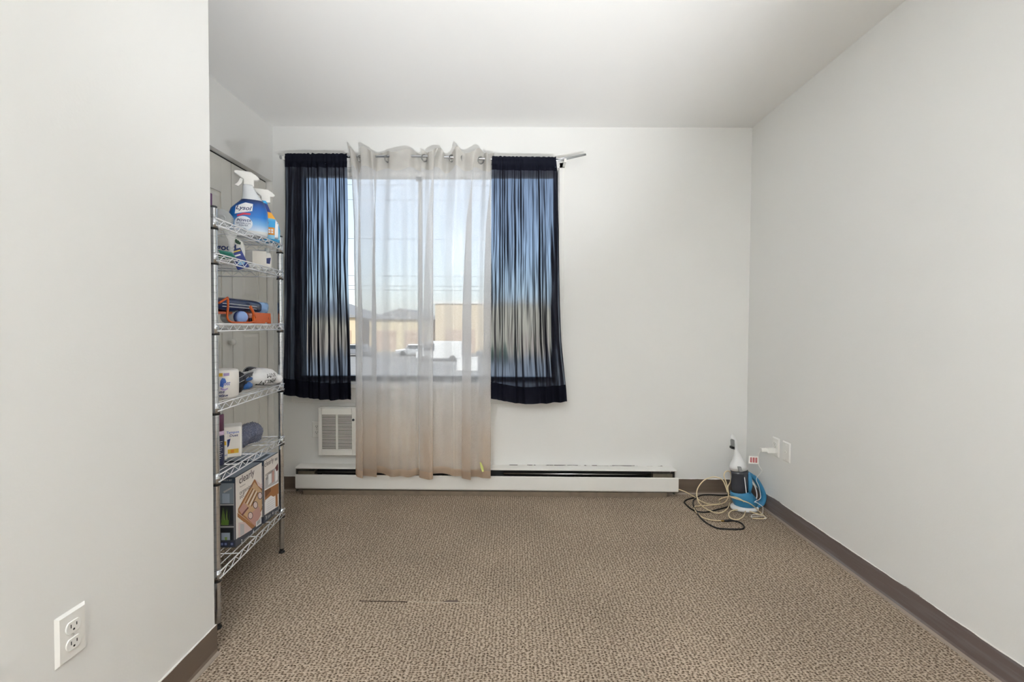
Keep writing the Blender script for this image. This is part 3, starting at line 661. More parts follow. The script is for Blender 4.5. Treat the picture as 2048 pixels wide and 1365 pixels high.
# ------------------------------------------------------------------ wire shelving rack
RO = Vector((-1.098, 1.6, 0)); RL = Vector((-.0897, .996, 0)).normalized(); RW = Vector((-RL.y, RL.x, 0))
LEN, WID = .544, .334
def R(s, t, z): return RO+RL*s+RW*t+Vector((0,0,z))
TIERS = (1.513, 1.385, 1.129, .836, .575, .216)
rack = thing('wire_shelf_rack', 'tall chrome wire shelving rack with six shelves beside the closet doors', 'shelving rack', RO)
for s_, t_ in ((0,0),(LEN,0),(0,WID),(LEN,WID)):
    prof = [(.0118,.022)]
    z = .05
    while z < 1.54:
        prof += [(.0118,z-.0009),(.0111,z-.0005),(.0111,z+.0005),(.0118,z+.0009)]; z += .0254
    prof += [(.0118,1.550),(.0105,1.553)]
    b = MB()
    for qa, qb in zip(prof, prof[1:]): b.loft([[R(s_,t_,0)+Vector((r_*math.cos(2*math.pi*i/20), r_*math.sin(2*math.pi*i/20), z_)) for i in range(20)] for r_, z_ in (qa, qb)], CHROME, False)
    po = b.build('post', rack)
    b = MB(); b.lathe([(.0125,1.5525),(.0125,1.557),(.008,1.5595)], R(s_,t_,0), BLK if t_ else mat('cap_grey', (70,72,78), .4), 16); b.build('post_cap', po)
    b = MB(); b.lathe([(.014,0),(.014,.006),(.006,.009),(.006,.014),(.0105,.016),(.0105,.024)], R(s_,t_,0), BLK, 16); b.build('levelling_foot', po)
    for tz in TIERS:
        b = MB(); b.lathe([(.0150,tz-.0405),(.0158,tz-.040),(.0152,tz-.0345),(.0128,tz-.0335)], R(s_,t_,0), BLK, 18); b.build('clip', po)
for ti, tz in enumerate(TIERS):
    b = MB(); e = .014; s0, s1, t0, t1 = -e*.4, LEN+e*.4, -e, WID+e
    for (sa, ta), (sb, tb), nz_ in (((s0,t0),(s1,t0),9), ((s0,t1),(s1,t1),9), ((s0,t0),(s0,t1),6), ((s1,t0),(s1,t1),6)):
        P0, P1 = R(sa,ta,0), R(sb,tb,0); dn = Vector((0,0,1))
        b.tube([P0+dn*tz, P1+dn*tz], .0026, WIRE, 8); b.tube([P0+dn*(tz-.026), P1+dn*(tz-.026)], .0024, WIRE, 8)
        zz = [P0.lerp(P1, (k/(2*nz_)*.94+.03))+dn*(tz-.002 if k % 2 else tz-.024) for k in range(2*nz_+1)]
        b.tube(zz, .0015, WIRE, 6, smooth=False)
    for k in range(12):
        t_ = t0+(t1-t0)*(k+1)/13; b.tube([R(s0,t_,tz-.001), R(s1,t_,tz-.001)], .0016, WIRE, 6)
    for k in range(3):
        s_ = s0+(s1-s0)*(k+1)/4; b.tube([R(s_,t0,tz-.0045), R(s_,t1,tz-.0045)], .0024, WIRE, 6)
    for s_, t_ in ((0,0),(LEN,0),(0,WID),(LEN,WID)):
        b.lathe([(.0124,tz+.004),(.0138,tz+.004),(.0152,tz-.034),(.0124,tz-.034)], R(s_,t_,0), CHROME, 18)
    b.build('shelf', rack)

# ------------------------------------------------------------------ things on the rack
Zv = Vector((0,0,1))
def facing(p):   # right and normal vectors of a face turned to the room's middle
    n_ = Vector((-p.x, -p.y, 0)).normalized(); u_ = Vector((0,0,1)).cross(n_)*1.0
    return u_.normalized(), n_
def ring_se(c, ua, un, w_, d_, z, cx=0, n=28, pw=.75):
    sg = lambda x: math.copysign(abs(x)**pw, x)
    return [c+ua*(cx+w_/2*sg(math.cos(2*math.pi*i/n)))-un*(-d_/2*sg(math.sin(2*math.pi*i/n)))*-1+Zv*z for i in range(n)]
def band_mat(name, stops, z0, z1, rough=.35):
    m = bpy.data.materials.new(name); m.use_nodes = True; n, l = m.node_tree.nodes, m.node_tree.links; b = n['Principled BSDF']
    tc = n.new('ShaderNodeTexCoord'); sx = n.new('ShaderNodeSeparateXYZ'); l.new(tc.outputs['Object'], sx.inputs[0])
    mr = n.new('ShaderNodeMapRange'); mr.inputs['From Min'].default_value = z0; mr.inputs['From Max'].default_value = z1; l.new(sx.outputs['Z'], mr.inputs['Value'])
    r = n.new('ShaderNodeValToRGB'); els = r.color_ramp.elements
    els[0].position = stops[0][0]; els[0].color = (*lin(stops[0][1]),1); els[1].position = stops[-1][0]; els[1].color = (*lin(stops[-1][1]),1)
    for p, c in stops[1:-1]: q = els.new(p); q.color = (*lin(c),1)
    l.new(mr.outputs[0], r.inputs[0]); l.new(r.outputs[0], b.inputs['Base Color']); b.inputs['Roughness'].default_value = rough
    return m
def trigger(b, c, ua, un, z, k=1.0, mt=PLW):
    # sprayer head profile, nozzle to -ua
    pts = [(-23.5,26),(-20,27),(4,27.5),(13,22),(19,16),(15,12.5),(9,12),(9.5,-1),(-8.5,-1),(-8.5,11),(-21,20),(-23.5,21)]
    b.prism([(x*.00228*k, y*.00228*k) for x, y in pts], c+Zv*z, ua, Zv, un, .026*k, mt)
def trig_lever(b, c, ua, un, z, k=1.0, mt=PLW):
    pts = [(-14,14),(-8.5,12),(-11,4),(-17,-3),(-23.5,-1),(-18,5)]
    b.prism([(x*.00228*k, y*.00228*k) for x, y in pts], c+Zv*z, ua, Zv, un, .014*k, mt)
def bottle(name, label, c, secs, neck_z, bodym, k=1.0, depth=.62, rot=None):
    """secs: (z, width, centre shift)"""
    u_, n_ = facing(c) if rot is None else rot
    t = thing(name, label, 'spray bottle', c)
    b = MB(); rings = [ring_se(c, u_, n_, w_, w_*depth if w_ > .05 else w_*.9, z, cx) for z, w_, cx in secs]
    b.loft(rings, bodym); b.build('bottle_body', t)
    h = MB(); trigger(h, c, u_, n_, neck_z, k); h.build('spray_head', t, bevel=.004, bseg=3)
    h = MB(); trig_lever(h, c, u_, n_, neck_z, k); h.build('trigger', t, bevel=.002)
    return t, b, u_, n_
c = at(498, 471, Z=TIERS[0]+.003); c = c+Vector((-c.x,-c.y,0)).normalized()*-.038
k = (c.y)/1.97
secs = [(0,.136,0),(.012,.148,0),(.052,.150,0),(.1,.146,0),(.116,.140,.002),(.136,.117,.008),(.15,.097,.012),(.161,.083,.013),(.18,.064,.008),(.2,.052,.003),(.218,.042,-.002),(.226,.040,-.002)]
LYB = mat('clear_bottle', (222,226,230), .25, alpha=.93)
t, body, u_, n_ = bottle('spray_bottle', 'large white-topped spray bottle with a deep blue bathroom foamer label', c, secs, .222, LYB)
lab = MB(); lm = band_mat('foamer_print', [(0,(214,226,238)),(.18,(120,176,226)),(.4,(28,120,205)),(.68,(18,92,178)),(.86,(24,60,120)),(1,(34,38,66))], c.z+.02, c.z+.165)
lm2 = MB()
lsecs = [(z, w_*1.012, cx) for z, w_, cx in [(.02,.148,0),(.052,.150,0),(.1,.146,0),(.116,.140,.002),(.136,.117,.008),(.15,.097,.012),(.16,.084,.013)]]
rs = [ring_se(c, u_, n_, w_, w_*.62 if w_ > .05 else w_*.9, z, cx) for z, w_, cx in lsecs]
# object space of the children starts at the bottle's base
lm = band_mat('foamer_print', [(0,(206,222,238)),(.2,(120,176,226)),(.42,(28,120,205)),(.7,(18,92,178)),(.88,(24,60,120)),(1,(34,38,66))], .02, .165)
lab.loft(rs, lm, cap=False); lo = lab.build('label', t)
O = c+n_*.1
p = MB()
P2 = lambda pts, m_, off: p.poly(pts, O, u_, Zv, m_, off, lab, .01)
WHT = mat('print_white', (240,241,243), .4); NVY = mat('print_navy', (28,48,108), .4); RED = mat('print_red', (206,58,84), .4)
P2([(-.052+.02*0,.087),(.013,.105),(.016,.138),(-.012,.142),(-.048,.122)], WHT, .0012)
P2([(-.044,.083),(-.02,.094),(.006,.095),(.006,.087),(-.018,.086),(-.044,.076)], RED, .0014)
P2([(-.020+.034*math.cos(a), .049+.031*math.sin(a)) for a in [2*math.pi*i/22 for i in range(22)]], mat('print_pale', (226,232,240), .4), .0011)
p.text('Lysol', .060, O+u_*-.018+Zv*.113, u_, Zv, NVY, .002, .35, lab, .012, None, .006)
p.text('POWER', .054, O+u_*-.018+Zv*.061, u_, Zv, NVY, .002, .25, lab, .012)
p.text('BATHROOM', .052, O+u_*-.02+Zv*.048, u_, Zv, NVY, .002, .1, lab)
p.text('FOAMER', .034, O+u_*-.02+Zv*.039, u_, Zv, NVY, .002, .1, lab)
p.text('kills germs', .034, O+u_*-.02+Zv*.030, u_, Zv, RED, .002, 0, lab, 0, None, .006) if False else None
p.text('CLEANS\nA WHOLE\nBATHROOM', .024, O+u_*-.006+Zv*.186, u_, Zv, NVY, .0015, 0, body, .0, None, .004) if False else None
p.build('lettering', lo)
# second bottle, light blue glass cleaner behind
c = Vector((-1.178, 2.078, TIERS[0]+.003))
secs = [(0,.098,.004),(.01,.108,.004),(.06,.110,.004),(.09,.100,.002),(.12,.078,-.004),(.145,.056,-.008),(.165,.044,-.01),(.18,.034,-.01),(.19,.034,-.01)]
t, body, u_, n_ = bottle('spray_bottle', 'smaller light blue spray bottle with orange band behind the deep blue one', c, secs, .186, mat('cyan_bottle', (70,170,226), .25), .95)
lab = MB(); rs = [ring_se(c, u_, n_, w_*1.02, w_*1.02*(.62 if w_ > .05 else .92), z, cx) for z, w_, cx in [(.012,.108,.004),(.06,.110,.004),(.09,.100,.002),(.12,.078,-.004),(.145,.056,-.008),(.165,.044,-.01),(.178,.034,-.01)]]
lab.loft(rs, band_mat('cleaner_print', [(0,(150,208,236)),(.3,(58,170,226)),(.50,(56,160,222)),(.57,(96,190,232)),(.585,(240,176,60)),(.755,(236,164,50)),(.77,(34,62,140)),(1,(28,54,128))], .012, .178), cap=False); lo = lab.build('label', t)
p = MB(); O = c+n_*.1; ORG_ = mat('print_orange', (226,146,52), .4)
p.poly([(.004,.03),(.036,.03),(.036,.065),(.004,.065)], O, u_, Zv, ORG_, .0012, lab, .01)
for x0, y0 in ((.011,.038),(.022,.038),(.011,.049),(.022,.049)): p.poly([(x0,y0),(x0+.008,y0),(x0+.008,y0+.008),(x0,y0+.008)], O, u_, Zv, WHT, .0018, lab, .01)
p.poly([(.036,.008),(.05,.008),(.052,.09),(.04,.105)], O, u_, Zv, WHT, .0014, lab, .01)
p.poly([(.002+.01*math.cos(a),.085+.008*math.sin(a)) for a in [i*.6 for i in range(10)]], O, u_, Zv, mat('print_violet', (120,84,140), .4), .0014, lab, .01)
p.build('lettering', lo)
# clear plastic cup lying on its side
CLR = mat('clear_plastic', (226,230,230), .18, alpha=.55)
c = R(.16, .06, TIERS[0]+.0375)
ax = Vector((.35, -.9, -.12)).normalized()
b = MB(); b.lathe([(.034,0),(.036,.003),(.037,-.001),(.0345,-.004),(.031,-.062),(.0295,-.062),(.033,-.002)], c, CLR, 32, ax)
b.lathe([(.0335,-.0035),(.0335,-.0015)], c, mat('frosted_plastic', (214,218,218), .5, alpha=.85), 32, ax); b.lathe([(.017,-.001),(.016,.0015),(.011,.0015),(.010,0),(.004,0),(.003,.002)], c, CLR, 24, ax)
tag(b.build('plastic_cup', loc=c), 'clear plastic cup lying on its side on the top shelf', 'cup')
# purple carton and clear pouch at the near left of the top shelf
c = R(.045, .115, TIERS[0]+.002); t = thing('carton', 'purple carton with white print behind the near post on the top shelf', 'box', c)
PUR = mat('purple_card', (92,48,98), .5)
u_, n_ = RW*-1, RL*-1
b = MB(); b.frame_box(c-u_*.07+n_*.02, u_*.14, -n_*.05, Zv*.108, PUR); b.build('box_body', t, bevel=.0015)
p = MB()
for i in range(7): p.poly([(.038-.004*(i%2),.016+i*.011),(.066,.016+i*.011),(.066,.021+i*.011),(.038,.021+i*.011)], c+n_*.02, u_, Zv, WHT, .0006)
p.build('printed_lines', t)
c2 = R(.03, .1, TIERS[0]+.112); 
b = MB(); b.prism([(-.05,0),(.055,0),(.046,.05),(.03,.062),(-.05,.066)], c2+Zv*.0, u_, Zv, n_, .02, mat('clear_pouch', (206,202,196), .3, alpha=.8)); b.tube([c2+u_*.056+Zv*.001+n_*.011, c2+u_*.047+Zv*.05+n_*.011, c2+u_*.03+Zv*.064+n_*.011, c2-u_*.05+Zv*.067+n_*.011], .002, BLK, 6)
tag(b.build('zip_pouch', loc=c2), 'clear pouch with black edging on top of the purple carton', 'pouch')

# ---- second shelf
z2 = TIERS[1]+.002
# soft white pack with rounded dark lettering and green leaves
c = at(456, 520, Y=1.86); c = Vector((c.x, 1.86, z2)); t = thing('wipes_pack', 'soft white pack with dark rounded letters and green leaves on second shelf', 'pack', c)
u_ = Vector((.97, .24, 0)).normalized(); n_ = Vector((u_.y, -u_.x, 0))
b = MB(); b.ball(c+Zv*.054, (.062,.028,.053), mat('soft_white_film', (226,226,222), .35, vary=.05), 16, .05, 8, .6, 3, (u_, -n_, Zv)); pk = b.build('pack_body', t)
p = MB(); O = c+n_*.05
p.text('good', .072, O+u_*.004+Zv*.058, u_, Zv, NVY, .001, 0, b, .02, None, .006)
GRN = mat('print_green', (52,118,66), .5); DGR = mat('print_dark_green', (40,72,52), .5)
for (x, z, a, L) in ((.045,.088,-.9,.03),(.005,.022,.3,.045),(.02,.012,-.1,.04),(-.03,.02,.5,.04)):
    pts = [(x+L*(t_-.5)*math.cos(a)-math.sin(a)*s_*.3*L*math.sin(math.pi*t_), z+L*(t_-.5)*math.sin(a)+math.cos(a)*s_*.3*L*math.sin(math.pi*t_)) for s_, ts in ((1,[0,.25,.5,.75,1]),(-1,[.75,.5,.25])) for t_ in ts]
    p.poly(pts, O, u_, Zv, DGR if z > .05 else GRN, .0012, b, .008)
p.build('lettering', pk)
# teal pouch leaning in front
c = R(.135, .02, z2); u_ = Vector((.9,.43,0)).normalized(); n_ = Vector((u_.y,-u_.x,0)); V_ = (Zv*.7+n_*.5-u_*.45).normalized()
b = MB(); b.prism([(-.02,0),(.026,.0),(.024,.026),(-.016,.034)], c+Zv*.004, u_, V_, u_.cross(V_), .012, mat('teal_film', (58,140,124), .4, vary=.3, vscale=60))
tag(b.build('small_pouch', loc=c, bevel=.003), 'small teal green pouch leaning at the near end of second shelf', 'pouch')
# navy sachet box tilted
c = at(478, 518, Y=1.80); t = thing('tablet_box', 'small navy blue box tilted over on the second shelf', 'box', Vector((c.x, c.y, z2)))
u0, n_ = facing(c); U2 = (u0*.92+Zv*.38).normalized(); V_ = n_.cross(U2); u_ = U2
b = MB(); b.frame_box(c-u_*.022-V_*.041, u_*.044, V_*.082, n_*-.008, mat('navy_card', (38,58,140), .4)); b.build('box_body', t, bevel=.001)
p = MB(); O = c-V_*.041-V_*.0135
p.poly([(-.022,.081),(.022,.081),(.022,.095),(-.022,.095)], O, u_, V_, NVY, .0006); p.poly([(-.018,.083),(.018,.083),(.018,.088),(-.018,.088)], O, u_, V_, mat('print_yellow', (214,190,84), .4), .001)
p.poly([(-.018,.066),(.012,.066),(.012,.072),(-.018,.072)], O, u_, V_, WHT, .0008)
p.poly([(.002+.014*math.cos(a),.038+.010*math.sin(a)) for a in [i*.5 for i in range(13)]], O, u_, V_, mat('print_sky', (140,190,226), .4), .0008); p.build('lettering', t)
# ivory carton
c = at(519, 520, Y=2.02); c = Vector((c.x, 2.02, z2)); t = thing('carton', 'plain ivory carton standing near the far end of second shelf', 'box', c); u_, n_ = facing(c)
b = MB(); b.frame_box(c-u_*.065, u_*.093, n_*-.045, Zv*.078, mat('ivory_card', (232,229,222), .55)); b.build('box_body', t, bevel=.0012)
b = MB(); b.poly([(-.064,.002),(-.028,.002),(-.028,.076),(-.064,.076)], c, u_, Zv, mat('grey_left_part', (176,178,180), .5), .0006); b.build('left_panel', t)  # plain grey left part of the carton face
# white bottle with blue patch
c = at(535, 520, Y=2.085); c = Vector((c.x, 2.085, z2)); t = thing('small_bottle', 'slim white bottle with a blue label patch at the far end of second shelf', 'bottle', c); u_, n_ = facing(c)
b = MB(); b.loft([ring_se(c, u_, n_, w_, w_*.8, z) for z, w_ in ((0,.030),(.006,.034),(.06,.034),(.075,.026),(.082,.02))], PLW); b.build('bottle_body', t)
p = MB(); p.poly([(-.016,.028),(.010,.026),(.014,.056),(-.014,.05)], c+n_*.05, u_, Zv, NVY, .0008, b, .006); p.build('label', t)
h = MB(); h.lathe([(.011,.082),(.011,.1),(.008,.102)], c, CLR, 16); h.build('cap', t)
# clear funnel hanging between upper shelves
c = at(462, 476, Y=1.74); c.z = z2; b = MB(); b.lathe([(.0285,.112),(.0275,.106),(.011,.072),(.0085,.0),(.007,.0),(.0095,.072),(.0262,.106)], c, mat('thin_clear', (244,246,246), .15, alpha=.25), 24)
tag(b.build('funnel', loc=c), 'clear plastic funnel standing below the cup on second shelf', 'funnel'); 
c = R(.505, .05, z2); u_, n_ = facing(c); b = MB(); b.prism([(-.02,.0),(.022,0),(.02,.01),(.02,.052),(.012,.058),(-.004,.018),(-.02,.012)], c+Zv*.0005, u_, Zv, n_, .02, PLW)
tag(b.build('sprayer_part', loc=c, bevel=.002), 'loose white plastic sprayer part beside the far post on second shelf', 'sprayer part')

# ---- third shelf
z3 = TIERS[2]+.002
OR = mat('orange_plastic', (206,92,28), .4); OR2 = mat('orange_bar', (210,104,60), .4)
SC = lambda px, py, t_=.03: None
def onrack(px, py, t_):   # point of the plane parallel to the rack's long side, t_ in from its edge
    d = at(px, py, Y=1.0)-CAMP; o0 = R(0, t_, 0); nrm = RW
    kk = (o0-CAMP).dot(nrm)/d.dot(nrm); return CAMP+d*kk
hd = [onrack(x, y, .03) for x, y in ((438,606.5),(455.5,595.5),(456,612),(454.5,632),(457,641),(466,646),(480,647.2),(500,647),(508,643),(510,636),(506,624),(500.5,614))]
c = R(.2, .03, z3); t = thing('hand_tool', 'orange plastic tool with bent loop handle and flat blade on third shelf', 'hand tool', c)
b = MB(); zmin = min(p.z for p in hd); hd = [p+Zv*max(0, z3+.0045-p.z) for p in hd]; b.tube([hd[0]]+spline(hd[1:], 5)[0:], .0042, OR, 8); b.build('loop_handle', t)
b = MB(); b.tube([hd[-1], hd[-2], hd[-3]], .008, OR, 10, sx=1, sy=.6); b.build('grip', t)
q0, q1, q2, q3 = [onrack(x, y, .02) for x, y in ((512,647),(545.5,648),(544,628),(512,626))]
b = MB(); o0 = Vector(q0); o0.z = z3+.0005; U_ = (q1-q0); U_.z = 0; Lb = U_.length; U_.normalize(); hb = (q2-q1).length
b.prism([(0,0),(Lb*.62,0),(Lb*.64,.005),(Lb*.86,.005),(Lb*.88,0),(Lb,0),(Lb*.97,hb),(0,hb*1.02)], o0+RW*.012, U_, Zv, U_.cross(Zv), .010, OR); b.build('blade_guard', t, bevel=.0015)
p = MB(); p.text('A', .013, o0+U_*Lb*.72+Zv*hb*.5, U_, Zv, mat('print_rust', (120,44,16), .5), .0015, 0, None); p.build('lettering', t)
# navy packet lying on an orange bar
pc_ = onrack(470, 618, .12); sc_ = (pc_-RO).dot(RL); c = R(sc_, .12, z3); t = thing('plastic_packet', 'glossy navy packet with white stripes and pale blue end on third shelf', 'packet', c)
NVB = mat('navy_film', (30,44,84), .18, vary=.3, vscale=25); PBL = mat('pale_blue_film', (150,186,232), .2, vary=.2, vscale=40)
b = MB(); b.ball(c+Zv*.079, (.20,.05,.031), NVB, 20, .08, 9, .6, 4, (RL, RW, Zv)); pb = b.build('packet_body', t)
e = MB(); e.ball(c+Zv*.074+RL*.19-RW*.008, (.040,.046,.031), PBL, 14, .2, 10, .8, 8, (RL, RW, Zv)); e.build('packet_end', t)
p = MB(); O = c-RW*.1
for dz in (.070,.082): p.poly([(-.17,dz),(.10,dz-.004),(.10,dz-.002),(-.17,dz+.002)], O, RL, Zv, WHT, .001, b, .012)
p.build('stripe', pb)
b = MB(); b.frame_box(R(.015,.09,z3+.040), RL*(sc_+.10), RW*.06, Zv*.009, OR2)
for s_ in (.02,sc_+.09): b.frame_box(R(s_,.095,z3), RL*.01, RW*.05, Zv*.04, OR2)
tag(b.build('tool_frame', loc=R(.15,.12,z3), bevel=.001), 'flat orange frame holding up the navy packet on third shelf', 'frame')
# white canister with blue rimmed round end lying down
c0 = onrack(483, 637, .055); c0.z = z3+.0275; axd = (Vector((.93,-.36,.0))).normalized()
t = thing('canister', 'white canister lying on its side with pale blue rounded end on third shelf', 'canister', Vector((c0.x,c0.y,z3)))
b = MB(); b.lathe([(.024,-.10),(.0265,-.095),(.0265,-.012)], c0, mat('grey_white_plastic', (196,204,206), .4), 26, axd); b.build('canister_body', t)
b = MB(); b.lathe([(.0272,-.014),(.0272,-.004)], c0, NVY, 26, axd); b.build('rim', t)
b = MB(); b.lathe([(.0262,-.004),(.0255,.006),(.020,.014),(.010,.018),(.001,.019)], c0, mat('pale_blue_cap', (150,180,236), .3), 26, axd); b.build('cap', t)
c = onrack(501, 645, .06); c.z = z3; t = thing('small_bottle', 'tiny dark bottle with pink cap inside the orange loop handle', 'bottle', c)
b = MB(); b.lathe([(.009,0),(.0095,.003),(.0095,.02),(.006,.024)], c, mat('dark_maroon', (44,22,34), .3), 16); b.build('bottle_body', t)
b = MB(); b.lathe([(.007,.0245),(.008,.026),(.008,.042),(.006,.044)], c, mat('pink_cap', (232,176,160), .4), 16); b.build('cap', t)

# ---- fourth shelf
z4 = TIERS[3]+.002
pr_ = at(472, 800, Y=1.735); c = Vector((pr_.x-.052, 1.735, z4)); 
t = thing('toilet_paper_pack', 'wrapped white toilet paper pack with yellow tag on fourth shelf', 'toilet paper', c)
u_ = Vector((.97,.2,0)).normalized(); n_ = Vector((u_.y,-u_.x,0)); FILM = mat('white_film', (240,237,232), .3, bump=.15, bscale=40)
b = MB(); b.loft([ring_se(c, u_, n_, w_, w_, z, 0, 32, .62) for z, w_ in ((0,.09),(.006,.099),(.06,.102),(.102,.100),(.109,.094),(.112,.074))], FILM); pk = b.build('pack_body', t)
p = MB(); O = c+n_*.1; YEL = mat('print_gold', (226,186,66), .4); LIL = mat('print_lilac', (186,168,214), .4); BLU = mat('print_blue', (84,124,204), .4)
p.poly([(-.014,.086),(.020,.088),(.020,.101),(-.014,.099)], O, u_, Zv, YEL, .001, b, .008); p.poly([(.023,.089),(.040,.090),(.040,.101),(.023,.100)], O, u_, Zv, LIL, .001, b, .008)
p.poly([(.010,.05),(.022,.044),(.024,.06),(.032,.066),(.028,.08),(.018,.082),(.012,.07)], O, u_, Zv, BLU, .001, b, .006)
p.poly([(.012,.038),(.026,.032),(.036,.038),(.036,.043),(.026,.039),(.014,.045)], O, u_, Zv, LIL, .001, b, .006)
p.text('Scott', .030, O+u_*.028+Zv*.061, u_, Zv, mat('print_royal', (60,92,190), .4), .0016, .3, b, .01, .016, .005)
p.text('Long', .032, O+u_*.010+Zv*.026, u_, Zv, NVY, .0012, 0, b, .02, None, .005); p.text('Lasting', .044, O+u_*.014+Zv*.012, u_, Zv, NVY, .0012, 0, b, .02, None, .005)
p.build('lettering', pk)
# black and blue bag with straps
c = R(.245, .09, z4); t = thing('shoulder_bag', 'crumpled black and blue bag with white stitched straps on fourth shelf', 'bag', c)
BAG = mat('black_nylon', (24,24,32), .45, bump=.3, bscale=60); BLB = mat('blue_nylon', (42,92,156), .4, vary=.3, vscale=40)
A_ = RL; b = MB(); b.ball(c+Zv*.045+RL*.0, (.085,.075,.044), BAG, 18, .28, 9, .8, 2, (A_, RW, Zv)); b.build('bag_body', t)
b = MB(); b.ball(c+Zv*.026-RW*.064+RL*.035, (.030,.014,.014), BLB, 12, .25, 8, .8, 6, (A_, RW, Zv)); b.ball(c+Zv*.052-RW*.058+RL*.05, (.032,.012,.009), BLB, 12, .25, 8, .8, 9, (A_, RW, Zv)); b.build('blue_panel', t)
def strap(pts, w_, nm):
    b = MB(); S = spline(pts, 8); vs = []; 
    for i, q in enumerate(S):
        d = (S[min(i+1,len(S)-1)]-S[max(i-1,0)]).normalized(); sd_ = d.cross(Vector((.75,-.65,.1))).normalized(); nn = sd_.cross(d).normalized()
        vs += [q-sd_*w_-nn*.0012, q+sd_*w_-nn*.0012, q+sd_*w_+nn*.0012, q-sd_*w_+nn*.0012]
    K = len(S); b.add(vs, [(4*k_+i, 4*k_+(i+1)%4, 4*(k_+1)+(i+1)%4, 4*(k_+1)+i) for k_ in range(K-1) for i in range(4)]+[(3,2,1,0),(4*K-4,4*K-3,4*K-2,4*K-1)], BAG)
    for sg in (-.8, .8):
        L_ = []
        for i, q in enumerate(S):
            d = (S[min(i+1,len(S)-1)]-S[max(i-1,0)]).normalized(); sd_ = d.cross(Vector((.75,-.65,.1))).normalized(); nn = sd_.cross(d).normalized(); L_.append(q+sd_*w_*sg+nn*.002); 
        b.tube(L_, .0007, WHT, 4)
    return b.build(nm, t)
strap([onrack(472,764,.02), onrack(486,757,.02), onrack(497,750,.03), onrack(515,747,.06), onrack(532,746,.1)], .011, 'strap')
strap([onrack(489,749,.10), onrack(495,739,.08), onrack(508,739,.08), onrack(520,744,.1), onrack(531,748,.12)], .011, 'strap')
# grey cloth behind
c = R(.22, .25, z4); b = MB(); b.ball(c+Zv*.056, (.11,.075,.056), mat('grey_cloth', (176,174,172), .8, bump=.2), 16, .2, 8, .8, 12, (RL, RW, Zv))
tag(b.build('folded_cloth', loc=c), 'pale grey folded cloth behind the black bag on fourth shelf', 'cloth')
# white drawstring bag
c = R(.445, .06, z4); t = thing('cloth_bag', 'white bag with sketchy black lettering hanging over the far end of fourth shelf', 'bag', c)
WB = mat('white_bag', (236,236,236), .5, bump=.2, bscale=30); b = MB(); b.ball(c+Zv*.042-RL*.005, (.098,.068,.042), WB, 20, .16, 9, .85, 5, (RL, RW, Zv)); bb = b.build('bag_body', t)
h = MB(); h.ball(c+Zv*.024+RL*.088-RW*.045, (.032,.026,.022), WB, 12, .2, 8, .9, 3, (RL, RW, Zv)); h.build('gathered_neck', t)
p = MB(); O = c+RW*-.12
p.text('PSALM', .11, O+RL*-.03+Zv*.026, -RL, -Zv, BLK, .0012, .2, b, 0, .02, .006); p.text('PSALM', .085, O+RL*-.005+Zv*.053, -RL, -Zv, BLK, .0012, .2, b, 0, .018, .006); p.build('lettering', bb)

# ---- fifth shelf
z5 = TIERS[4]+.002
c = Vector((at(437, 930, Y=1.70).x, 1.70, z5)); t = thing('tall_bottle', 'tall purple bottle with clear cap behind the near post on fifth shelf', 'bottle', c)
b = MB(); b.lathe([(.018,0),(.020,.004),(.020,.112),(.018,.118)], c, mat('navy_label', (44,50,78), .4), 20); b.build('label', t)
b = MB(); b.lathe([(.0185,.1175),(.0195,.122),(.0195,.135)], c, mat('lilac_plastic', (206,180,208), .35), 20); b.lathe([(.0195,.135),(.0195,.197),(.017,.2)], c, mat('plum_plastic', (104,58,88), .3), 20); b.build('bottle_body', t)
b = MB(); b.lathe([(.016,.2),(.0165,.203),(.0165,.228),(.012,.231)], c, CLR, 18); b.build('cap', t)
u_, n_ = facing(c); p = MB(); bb = MB(); bb.lathe([(.0206,0),(.0206,.118)], c, WHT, 20)
for i in range(9): p.poly([(-.004,.03+i*.008),(.008+.003*(i%3),.03+i*.008),(.008+.003*(i%3),.0315+i*.008),(-.004,.0315+i*.008)], c+n_*.05, u_, Zv, WHT, .0002, bb, .004)
p.build('lettering', t)
c = Vector((at(458, 915, Y=1.80).x, 1.81, z5)); t = thing('paper_pack', 'white printed paper pack with blue lettering and orange spot on fifth shelf', 'pack', c)
u_ = Vector((.86,.5,0)).normalized(); n_ = Vector((u_.y,-u_.x,0))
b = MB(); b.frame_box(c-u_*.045+n_*.02, u_*.085, -n_*.085, Zv*.128, FILM); pk = b.build('pack_body', t, bevel=.006, bseg=3)
p = MB(); O = c+n_*.02-u_*.0025
p.text('Tampon', .044, O+u_*.012+Zv*.104, u_, Zv, BLU, .0008, .1, None, .015); p.text('Duet', .03, O+u_*.016+Zv*.092, u_, Zv, NVY, .0008, .1, None, .015)
p.poly([(-.012,.075),(.004,.08),(-.002,.05),(-.012,.04)], O, u_, Zv, NVY, .0008); p.poly([(-.006,.018),(.032,.018),(.032,.036),(-.006,.036)], O, u_, Zv, YEL, .0008); p.poly([(.004,.02),(.016,.02),(.016,.033),(.004,.033)], O, u_, Zv, ORG_, .001)
p.build('lettering', pk)
c = Vector((at(452, 925, Y=1.76).x-.006, 1.765, z5)); b = MB(); b.frame_box(c-u_*.028, u_*.034, -n_*.03, Zv*.105, FILM); 
o_ = tag(b.build('tissue_pack', loc=c, bevel=.004), 'narrow white tissue pack in front of the larger printed pack, fifth shelf', 'tissue pack')
p = MB(); p.poly([(-.006,.06),(.004,.06),(.004,.075),(-.006,.078)], c, u_, Zv, YEL, .001); p.text('Gel', .016, c+u_*-.002+Zv*.02, u_, Zv, BLU, .001); p.build('lettering', o_)
